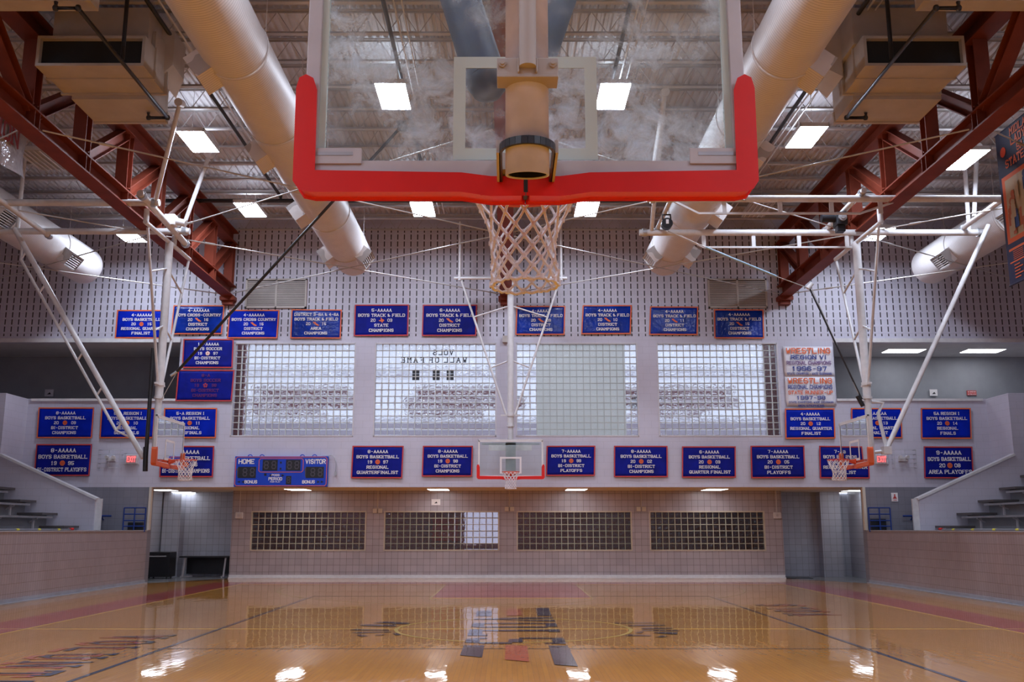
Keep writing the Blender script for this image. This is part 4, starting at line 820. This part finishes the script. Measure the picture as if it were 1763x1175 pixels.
# ------------------------------------------------------------------ bracing rods between trusses
bays = [(15.9,22.2,'nearer'),(22.2,28.3,'rearmost')]; xsn = [(-16.9,'left side wall'),(TX[0],'left truss'),(TX[1],'middle truss'),(TX[2],'right truss'),(16.9,'right side wall')]
for y0, y1, bn in bays:
    for i in range(4):
        (xa, na), (xb, nb) = xsn[i], xsn[i+1]
        for d in (0, 1):
            p, q = Vector((xa, y1 if d else y0, 8.45+.02*d)), Vector((xb, y0 if d else y1, 8.45+.02*d)); u = (q-p).normalized()
            m = MB().tube([p+u*.25, q-u*.25], .016, 6).tube([p+u*1.2, p+u*1.45], .028, 6)
            tag(m.build('bracing_rod', 'rope', loc=p), 'thin rod, %s bay, slanting back from the %s to the %s' % (bn, nb if d else na, na if d else nb), 'rod', 'crossed bracing rods between trusses')
# ------------------------------------------------------------------ basketball hoops
def net_mb(m, c, Fv, Rv, r=.0045, n=12, detail=6, tw=0):
    prof = [(0,.232),(.085,.205),(.15,.172),(.205,.153),(.26,.143),(.31,.138),(.36,.139),(.40,.146),(.44,.150)]
    def nd(k, i):
        z, R = prof[k]; a = 2*pi*(i+(.5 if k % 2 else 0))/n; j = math.sin(i*12.9+k*7.3)*.006 if k else 0
        return c+Fv*math.cos(a)*(R+j)+Rv*math.sin(a)*(R+j)+ZU*(-z+j*.8)
    for k in range(1, len(prof)-1):
        for i in range(n):
            a = nd(k, i)
            for d in ((0,1) if k % 2 else (-1,0)):
                b = nd(k+1, i+d); mid = (a+b)/2+Vector((0,0,-.003)); m.tube([a,mid,b], r, detail)
            m.tube([a+ZU*r*1.6, a-ZU*r*1.6], r*1.7, detail)
    for i in range(n):
        a = nd(0, i)
        for d in (-1, 0):
            b = nd(1, i+d); m.tube([a+ZU*.004, (a+b)/2+(a-c).normalized()*.006, b], r, detail)
    k = len(prof)-1
    for i in range(n):
        a, b = nd(k, i), nd(k, i+1); m.tube([a, (a+b)/2-ZU*.012, b], r*1.2, detail); m.tube([a+ZU*.012,a-ZU*.012],r*1.8,detail)
def hoop(label, cx, cy, fv, ztop, near=False, pad='red', glass='glass', mf=-.40, mr=.09, mastbot=3.0, vend=4.7, barz=None, sidelen=1.35, group='glass basketball hoops'):
    Fv = Vector(fv); Rv = Fv.cross(ZU); o = Vector((cx,cy,0)); T = lambda f, r, z: o+Fv*f+Rv*r+ZU*z
    root = thing('basketball_hoop', label, 'basketball hoop', (cx,cy,0), group); fr = 'frame' if near else 'white'
    def bx(m, f0, r0, z0, f1, r1, z1): 
        vs = [T(f,r,z) for z in (z0,z1) for f, r in ((f0,r0),(f1,r0),(f1,r1),(f0,r1))]
        return m.add(vs, [(0,3,2,1),(4,5,6,7),(0,1,5,4),(1,2,6,5),(2,3,7,6),(3,0,4,7)])
    bx(MB(), -.006,-.905,2.93,.006,.905,3.95).build('backboard_glass', glass, root)
    m = MB()
    for s in (-1, 1): bx(m, -.035, s*.848 if near else s*.885, 2.905, .012, s*.905, 3.97)
    bx(m, -.035,-.905,2.905,.012,.905,3.018 if near else 2.945); bx(m, -.035,-.905,3.93,.012,.905,3.97)
    m.build('backboard_frame', fr, root, bevel=.004)
    for s in (-1, 1):
        m = MB()
        if near: bx(m, -.012,s*.822,3.018,.010,s*.848,3.93)
        else: bx(m, .0125,s*.855,2.945,.014,s*.885,3.93); bx(m,.0125,0,2.945,.014,s*.885,2.975); bx(m,.0125,0,3.90,.014,s*.885,3.93)
        m.build('painted_edge', 'target' if near else 'ink', root)
    m = MB(); t = .05
    for a in ((-.297,3.03,.297,3.03+t),(-.297,3.435,.297,3.485),(-.297,3.08,-.297+t,3.435),(.297-t,3.08,.297,3.435)): bx(m, *((-.010,a[0],a[1],-.0065,a[2],a[3]) if near else (.007,a[0],a[1],.010,a[2],a[3])))
    m.build('target_square', 'target' if near else 'ink', root)
    for s in (-1, 1):
        if near:
            bx(MB(), -.045,s*.665,3.0,-.036,s*.87,3.068).build('corner_plate', fr, root, bevel=.003)
            m = MB(); bx(m, -.0475,s*.70,3.035,-.0455,s*.86,3.05); m.build('plate_slot', 'steel', root)
        ztp = 3.37 if near else 3.27
        out = [(.012,2.868),(.14,2.866),(.26,2.884),(.86,2.884),(.905,2.894),(.926,2.925),(.928,ztp-.05),(.918,ztp-.01),(.900,ztp),(.878,ztp-.012),(.862,ztp-.06),(.858,2.956),(.26,2.946),(.14,2.930),(.012,2.930)]
        n = len(out); fs0, fs1 = -.062, .05
        vs = [T(fs0,s*a,b) for a, b in out]+[T(fs1,s*a,b) for a, b in out]; m = MB()
        m.add(vs, [tuple(range(n)), tuple(range(2*n-1,n-1,-1))]+[(i,(i+1)%n,n+(i+1)%n,n+i) for i in range(n)])
        e = m.build('edge_pad', pad, root, bevel=.012 if near else .008)
        if near:
            m = MB()
            for q in (.17,.39,.62,.80): m.tube([T(-.045,s*q,2.90),T(-.045,s*q,2.879 if q > .2 else 2.862)], .012, 12)
            m.build('pad_bolt', 'red', e)
    if near: bx(MB(), -.066,-.008,2.872,.03,.008,2.925).build('pad_clip', 'black', root)
    # rim and net
    rc = T(.385,0,3.05); m = MB(); R = .235
    m.tube([rc+Fv*math.cos(a)*R+Rv*math.sin(a)*R for a in [2*pi*i/36 for i in range(37)]], .009, 8, False)
    m.tube([rc+Fv*math.cos(a)*R+Rv*math.sin(a)*R-ZU*.03 for a in [pi*.62+pi*.76*i/12 for i in range(13)]], .006, 6)
    m.build('rim_ring', 'rim', root)
    m = MB(); bx(m,.012,-.075,2.955,.02,.075,3.07)
    m.add([T(.02,-.07,3.055),T(.02,.07,3.055),T(.16,.05,3.055),T(.16,-.05,3.055),T(.02,-.07,2.96),T(.02,.07,2.96),T(.15,.05,3.03),T(.15,-.05,3.03)], [(0,1,2,3),(4,7,6,5),(0,4,5,1),(1,5,6,2),(2,6,7,3),(3,7,4,0)])
    for s in (-1, 1): m.tube([T(.04,s*.06,2.98),T(.2,s*.16,3.03)],.008,6)
    m.build('rim_bracket', 'rim', root)
    m = MB(); net_mb(m, rc, Fv, Rv, .0058 if near else .006); m.build('net', 'net', root)
    # mast
    m = MB(); N = 28
    if near:
        zb = 2.83; vs = []
        for rad, zz in ((mr-.008,3.2),(mr-.008,zb),(mr,zb),(mr,ztop)):
            for i in range(N):
                a = 2*pi*i/N; f_ = math.cos(a)*rad; vs.append(T(mf+f_, math.sin(a)*rad, zz+(f_*.18 if zz == zb else 0)))
        m.add(vs, [(k*N+i,k*N+(i+1)%N,(k+1)*N+(i+1)%N,(k+1)*N+i) for k in range(3) for i in range(N)], True); mast = m.build('mast_pipe', 'mast', root)
        m = MB(); m.add([T(mf+math.cos(2*pi*i/N)*(mr-.009),math.sin(2*pi*i/N)*(mr-.009),zz+(math.cos(2*pi*i/N)*(mr-.009)*.18 if zz < 2.9 else 0)) for zz in (2.835,3.15) for i in range(N)], [(i,(i+1)%N,N+(i+1)%N,N+i) for i in range(N)]+[tuple(range(N,2*N))]); m.build('mast_shade_liner', 'dark', mast)  # near-black lining, the shade inside the pipe put into its colour
        m = MB(); bx(m, mf-mr-.035,-.112,3.175,mf-mr-.022,.112,3.24); bx(m, mf-mr-.035,-.112,3.165,mf-.02,.112,3.178); bx(m, mf-mr-.05,-.036,3.178,mf-mr-.035,-.03,3.235); bx(m, mf-mr-.05,.03,3.178,mf-mr-.035,.036,3.235)
        m.build('clamp_plate', 'duct2', root, bevel=.003)
        m = MB()
        for s in (-1, 1): m.tube([T(mf-mr-.055,s*.092,3.215),T(mf-mr-.02,s*.092,3.215)],.009,8).tube([T(mf-mr-.045,s*.092,3.215),T(mf-mr-.036,s*.092,3.215)],.016,6)
        m.build('clamp_bolt', 'duct2', root)
        MB().tube([T(mf-mr-.045,0,3.20),T(mf-mr-.045,0,ztop)], .031, 16).build('actuator_tube', 'duct2', root)
        m = MB(); pts = [T(-.06,-mr-.018,2.93),T(mf,-mr-.018,2.93)]+[T(mf-math.sin(a)*(mr+.018),-math.cos(a)*(mr+.018),2.93) for a in [pi*i/14 for i in range(1,14)]]+[T(mf,mr+.018,2.93),T(-.06,mr+.018,2.93)]
        for a, b in zip(pts, pts[1:]): m.bar(a, b, .012, .03)
        m.build('strap_clamp', 'blackpipe', root)
        m = MB()
        for s in (-1, 1): bx(m, mf-.01,s*(mr+.02),2.915,-.05,s*(mr+.034),2.965)
        bx(m, -.11,-.115,2.95,-.036,.115,3.02); m.build('strap_bracket', 'duct2', root)
        m = MB()
        bx(m, mf,-.06,3.8,-.036,.06,3.9); bx(m,-.06,-.9,3.9,-.036,.9,3.96)
        m.build('support_arm', 'mast', root)
    else:
        m.tube([T(mf,0,mastbot),T(mf,0,vend-.3)], mr*.85, 14).tube([T(mf,0,vend-.3),T(mf,0,ztop)], mr, 16); m.build('mast_pipe', 'white', root)
        m = MB()
        for z in (3.12,3.62): bx(m, mf+.02,-.10,z,-.03,.10,z+.05)
        bx(m,-.05,-.8,3.82,-.036,.8,3.87); bx(m,-.06,-.14,2.98,-.036,.14,3.9); m.build('support_arm', 'steel', root)
        MB().tube([T(mf,0,vend-.33),T(mf,0,vend-.27)],mr+.02,14).tube([T(mf,0,vend-.03),T(mf,0,vend+.05)],mr+.02,14).bar(T(mf,-.28,vend),T(mf,.28,vend),.05,.04).build('mast_collar', 'white', root)
        bz = barz or ztop; sl = sidelen
        for s in (-1, 1):
            a, b = T(mf,s*sl*.92,bz-.08), T(mf,s*.12,vend); L = lambda z: a+(b-a)*((a.z-z)/(a.z-b.z))
            MB().tube([a,b],.032,10).build('vee_brace', 'white', root)
            m = MB()
            for fz in (.29,.66): z = bz-(bz-vend)*fz; q = L(z); m.tube([q, T(mf,s*.07,z+.32 if fz<.5 else z+.2)],.022,8)
            m.build('brace_strut', 'white', root)
    return root, T
R0, T0 = hoop('large near basketball hoop with red padded glass backboard seen from behind', .075, 3.75, (0,1,0), 8.4, near=True, glass='smudge', mf=-.36, mr=.081)
for a, b, wd in (((755,-120),(838,140),.10),((1000,-120),(918,108),.10)):       # two dark navy bars in a V behind the board
    p, q = onY(*a, 4.55), onY(*b, 4.25); MB().tube([p+(p-q)*3, p, q], wd, 16).lathe([(0,-wd),(wd*.6,-wd*.8),(wd*.95,-wd*.3),(wd,0),(wd*.9,wd*.4),(0,wd)], q, 16).build('navy_vee_bar', 'navybar', R0)
R1, T1 = hoop('far centre basketball hoop with white framed board facing the camera', .10, 26.8, (0,-1,0), 8.72, mf=-.55, sidelen=1.55)
MB().tube([T1(-.55,-1.65,8.72),T1(-.55,1.65,8.72)],.045,10).build('top_bar', 'white', R1)
for s in (-1, 1): MB().tube([T1(-.55,s*1.48,8.66),T1(-.55,s*1.48,10.45)],.035,8).tube([T1(-.55,s*1.48,8.65),T1(-.55,s*1.48,8.9)],.05,8).build('hanger_pipe', 'white', R1)
box(T1(-.75,-.6,3.72),T1(-.72,.62,3.9)).build('winch_cover', 'white', R1)
R2, T2 = hoop('left side basketball hoop on a tall white mast', -7.55, 21.7, (1,0,0), 8.1, pad='redside', mf=-.32, vend=4.75, sidelen=1.5)
R3, T3 = hoop('right side basketball hoop on a tall white mast', 7.78, 21.7, (-1,0,0), 8.1, pad='redside', mf=-.36, vend=4.75, sidelen=1.5)
for R_, x in ((R2,-7.87),(R3,8.14)):
    MB().tube([(x,20.15,8.1),(x,23.15,8.1)],.05,12).build('top_bar', 'white', R_)
    MB().tube([(x,20.2,8.1),(x,20.2,8.4)],.06,10).tube([(x,22.0,8.1),(x,22.0,8.4)],.06,10).build('bar_clamp', 'white', R_)
a, b = onY(247,789,21.75), onY(25,394,21.75); c, d = onY(36,447,21.75), onY(200,742,21.75)
m = MB().tube([a,b],.06,12); m.build('slanted_brace', 'white', R2)
u = (b-a).normalized(); m = MB().tube([c,d],.034,8)
for k in range(6): q = c+(d-c)*(k/5+.0); t = (q-a).dot(u); m.tube([q, a+u*(t+.12)],.024,8)
m.tube([d,a+u*((d-a).dot(u)-.35)],.024,8).tube([c,c+Vector((.0,0,.25)),a+u*((c-a).dot(u)+.4)],.024,8); m.build('ladder_truss', 'white', R2)
MB().tube([onY(264,600,21.55),onY(251,792,21.55)],.045,10).tube([onY(251,770,21.55),onY(250,812,21.55)],.055,10).build('damper_cylinder', 'blackpipe', R2)
a, b = onY(1527,773,21.75), onY(1702,388,21.75); MB().tube([a,b],.055,12).build('slanted_brace', 'white', R3)
m = MB().tube([onY(1500,692,21.75),onY(1520,694,21.75),onY(1512,712,21.75),onY(1526,772,21.75)],.04,8).tube([onY(1500,780,21.75),onY(1530,776,21.75)],.035,8).box(onY(1516,770,21.8),onY(1536,782,21.6)); m.build('pivot_linkage', 'white', R3)
# ceiling pipe grids that carry the side hoops
def grid_pipe(pts, rad, label, extra=None, group='white ceiling pipes carrying the side hoops'):
    r = thing('support_pipe', label, 'pipe', pts[0], group); MB().tube(pts, rad, 12).build('pipe_tube', 'white', r)
    if extra: extra(r)
    m = MB()
    for p in (pts[0], pts[-1]): p = Vector(p); d = (Vector(pts[1])-Vector(pts[0])).normalized(); q = p+d*(.12 if p == Vector(pts[0]) else -.12); m.tube([q-d*.05,q+d*.05],rad*1.35,12)
    m.build('pipe_clamp', 'steel', r)
def truss_under(x0, x1, y, z, drop, posts, a0=.9, a1=.9):
    def f(r):
        MB().bar((x0+a0,y,z-drop),(x1-a1,y,z-drop),.05,.04).bar((x0,y,z-.04),(x0+a0,y,z-drop),.05,.04).bar((x1-a1,y,z-drop),(x1,y,z-.04),.05,.04).build('lower_chord', 'white', r)
        for x in posts: MB().bar((x,y,z),(x,y,z-drop),.09,.04).build('web_post', 'white', r)
    return f
grid_pipe([(-17,20.05,8.5),(-7.55,20.05,8.5)], .075, 'nearer white pipe running left from the left side hoop')
grid_pipe([(-17,21.8,8.4),(-7.45,21.8,8.4)], .075, 'farther white pipe running left from the left side hoop')
grid_pipe([(-7.77,19.5,8.52),(-7.77,22.6,8.3)], .075, 'white pipe running back above the left mast')
grid_pipe([(-10.85,17.5,8.55),(-10.85,22.1,8.35)], .06, 'white pipe running back above the left slanted brace')
grid_pipe([(3.0,19.8,8.5),(17,19.8,8.5)], .075, 'nearer long white pipe with lower chord at upper right', truss_under(3.55,8.4,19.8,8.5,.33,(4.65,5.85,6.95,8.0),.55,.85))
grid_pipe([(3.12,21.9,8.4),(11.25,21.9,8.4)], .075, 'farther long white pipe with lower chord at upper right', truss_under(4.0,8.6,21.9,8.4,.36,(4.63,5.8,6.87,8.0),.62,.5))
grid_pipe([(3.58,19.6,8.62),(3.55,22.1,8.5)], .05, 'short white pipe holding the round winch at upper right')
grid_pipe([(7.6,19.6,8.62),(7.55,22.2,8.5)], .06, 'white cross pipe holding the black motor at upper right')
grid_pipe([(10.7,17.8,8.6),(10.75,22.0,8.5)], .06, 'white pipe running back above the right slanted brace')
def hanger(top, bots, label):
    r = thing('hanger_strut', label, 'strut', top, 'white hangers up to the roof'); 
    for b in bots: MB().tube([top,b],.05,10).build('strut_tube', 'white', r)
    t = Vector(top); MB().tube([t-Vector((.0,.1,.02)),t+Vector((0,.12,.04))],.09,10).build('roof_clamp', 'white', r)
hanger((-6.95,19.2,10.42), [(-7.62,20.0,8.55)], 'white hanger strut beside the left lit light, nearer one'); hanger((-7.2,22.1,10.42), [(-7.65,21.85,8.45)], 'white hanger strut behind the left lit light')
hanger((3.27,18.7,10.42), [(3.05,19.8,8.55),(3.4,21.85,8.45)], 'white two-legged hanger seen through the near backboard'); hanger((10.95,21.9,10.42), [(10.9,21.9,8.45)], 'white vertical hanger at upper right')
hanger((11.2,21.75,10.47), [(10.9,21.6,8.7)], 'thin slanted white hanger under the large right banner'); hanger((-11.5,21.8,10.42), [(-11.5,21.8,8.45)], 'white vertical hanger at upper left')
r = thing('hoist_motor', 'black hoist motor on the right ceiling pipes', 'motor', (7.5,21,8.1))
c = onY(1437,378,20.8); box(c-Vector((.0,.15,.16)),c+Vector((.24,.15,.14))).build('gearbox', 'black', r, bevel=.02); MB().tube([c-Vector((.3,0,-.03)),c+Vector((0,0,.03))],.1,14).build('motor_body', 'black', r)
MB().tube([c+Vector((.12,-.15,0)),c+Vector((.12,-.2,0))],.09,16).tube([c+Vector((.12,-.2,0)),c+Vector((.12,-.22,0))],.05,16).build('drum_plate', 'steel', r); box(c+Vector((.02,-.1,-.3)),c+Vector((.2,.1,-.16))).build('lower_housing', 'black', r, bevel=.01)
r = thing('hoist_winch', 'round black winch at the left end of the right ceiling pipes', 'winch', (3.5,21,8.2))
c = onY(1148,386,20.9); MB().tube([c-YU*.08,c+YU*.08],.125,20).build('drum', 'black', r); box(c+Vector((-.03,-.1,-.02)),c+Vector((.03,-.085,.08))).build('winch_label', 'ink', r); MB().tube([c+Vector((-.09,0,.1)),c+Vector((-.09,0,.22)),c+Vector((.09,0,.22)),c+Vector((.09,0,.1))],.02,8).build('mount_strap', 'black', r)
r = thing('hoist_motor', 'light grey hoist motor above the left mast', 'motor', (-7.5,21.3,8.4))
c = onY(300,381,21.3); box(c-Vector((.2,.12,.12)),c+Vector((.05,.12,.14))).build('gearbox', 'white', r, bevel=.02); MB().tube([c+Vector((.03,0,.0)),c+Vector((.27,0,-.06))],.085,12).build('motor_body', 'white', r)
# hoist cables
pl = onZ(692,217,10.3); e = onY(305,640,21.6)
r = thing('hoist_rope', 'thick black hoist rope slanting from the roof to the left mast', 'rope', pl); MB().tube([pl,e],.035,8).build('black_rope', 'blackpipe', r)
MB().tube([e,e+Vector((-.14,0,-.1))],.03,8).build('rope_shackle', 'steel', r); MB().tube([e,onY(277,690,21.6)],.008,5).build('thin_cable', 'rope', r); MB().tube([pl-XU*.1,pl+XU*.1],.12,14).build('roof_pulley', 'blackpipe', r)
c = onY(1150,398,20.9); k1 = onY(1215,426,21.1); k2 = onY(1336,476,21.5); k3 = onY(1394,497,21.7); k4 = onY(1484,688,21.7)
r = thing('hoist_cable', 'thin cable with a pale blue sleeve from the round winch to the right mast', 'cable', c)
MB().tube([c,k1],.012,6).build('wire', 'rope', r); MB().tube([k1,k2],.03,8).build('blue_sleeve', M_('pale_blue_sleeve',(.35,.50,.62),.4), r); MB().tube([k2,k3],.01,6).build('wire', 'rope', r)
MB().tube([k3-XU*.05,k3+Vector((.06,0,.12))],.05,10).build('pulley', 'white', r); MB().tube([k3,k4],.02,6).build('black_line', 'blackpipe', r); MB().tube([k3+XU*.05,onY(1478,678,21.7)],.01,6).build('return_line', 'rope', r); MB().tube([onY(1476,682,21.7),onY(1486,700,21.7)],.05,8).build('hook_block', 'black', r)
# ------------------------------------------------------------------ large hanging banners
x = 9.7; fa = onX(1713, 236, x); zt, zb = fa.z, onX(1732, 496, x).z; yf = fa.y; yn = yf-3.2; H = zt-zb; x = fa.x
r = thing('hanging_banner', 'tall navy banner with team photo and STATE CHAMPIONS, hung at the right edge', 'banner', (x,yf,zb))
def bq(m, u0, v0, u1, v1, d): m.quad((x-d,yf-u0,zt-v1),(x-d,yf-u1,zt-v1),(x-d,yf-u1,zt-v0),(x-d,yf-u0,zt-v0))
box((x,yn,zb),(x+.01,yf,zt)).build('banner_cloth', 'bannavy', r)
m = MB(); bq(m,.09,H*.30,3.1,H*.74,.004); m.build('orange_panel', 'orange', r)
m = MB(); bq(m,.20,H*.33,3.0,H*.71,.008); m.build('photo_backdrop', 'skin3', r)
for k, (mt, n) in enumerate((('skin1',22),('skin2',14),('skin3',10))):
    m = MB(); random.seed(5+k)
    for i in range(n):
        u, v = random.uniform(.3,2.7), random.uniform(.36,.62)*H; h_ = random.uniform(.05,.08); e_ = .012+.012*k+.0008*i; disc(m,(x-e_,yf-u,zt-v),-YU,ZU,h_,12); bq(m,u-h_*1.1,v+h_*.8,u+h_*1.1,min(v+.3,H*.70),e_-.0004)
    m.build('team_photo_figures', mt, r)
m = MB(); bq(m,.1,H*.775,3.1,H*.79,.005); bq(m,.1,H*.86,3.1,H*.868,.005); m.build('orange_rule', 'orange', r)
t = MB(); 
for s_, v, h, u in (('MIDLAND LEE',.07,.16,.55),('LADY VOLS',.135,.17,.55),('5A REGION I',.195,.15,.75),('STATE CHAMPIONS',.26,.17,.3)): text(t, s_, (x-.012,yf-u,zt-H*v), -YU, ZU, h, None, True, 1.2, align=1)
for j in range(5):
    for i in range(6): bq(t,.25+i*.5,H*(.80+.0+.012*j*1.0),.25+i*.5+.36,H*(.80+.012*j)+.012,.012)
for j in range(5):
    for i in range(6): bq(t,.25+i*.5,H*(.885+.02*j),.25+i*.5+(.3 if j%2 else .2),H*(.885+.02*j)+.022,.012)
t.build('banner_lettering', 'orange', r)
m = MB(); disc(m,(x-.012,yf-.25,zt-H*.14),-YU,ZU,.1); m.build('basketball_emblem', 'rim', r)
MB().tube([(x+.005,yn,zt),(x+.005,yf+.02,zt)],.015,8).tube([(x+.005,yn,zb),(x+.005,yf+.02,zb)],.02,8).build('hem_rod', 'bannavy', r)
grid_pipe([(9.9,14.5,zt+.08),(9.9,yf+.25,zt+.08)], .055, 'white pipe above the tall navy banner at the right edge')
x = -10.2; fa = onX(47, 233, x); zt, yf = fa.z, fa.y; zb = onX(45, 312, x).z
r = thing('hanging_banner', 'clear crinkled plastic banner with dark red letters at the left edge', 'banner', (x,yf,zb))
m = MB(); nx, nz = 24, 8
vs = [(x+.05*math.sin(i*.9+k*.5)*(1-k/nz*.3), yf-4.0*(1-i/nx), zb+(zt-zb)*k/nz-.06*math.sin(pi*i/4)**2*(k/nz)) for k in range(nz+1) for i in range(nx+1)]
m.add(vs, [(k*(nx+1)+i,k*(nx+1)+i+1,(k+1)*(nx+1)+i+1,(k+1)*(nx+1)+i) for k in range(nz) for i in range(nx)], True); m.build('plastic_sheet', 'silver', r)
t = MB(); text(t, 'ATION', (x+.075,yf-1.95,zb+(zt-zb)*.48), YU, ZU, .42, 1.85, True, 1.3, align=1); t.build('banner_lettering', M_('dark_red_print',(.28,.02,.02),.5), r)
c = Vector((x,yf,zt)); q = onX(66,226,-8.6); MB().tube([c,q],.006,5).build('tie_cord', 'rope', r)
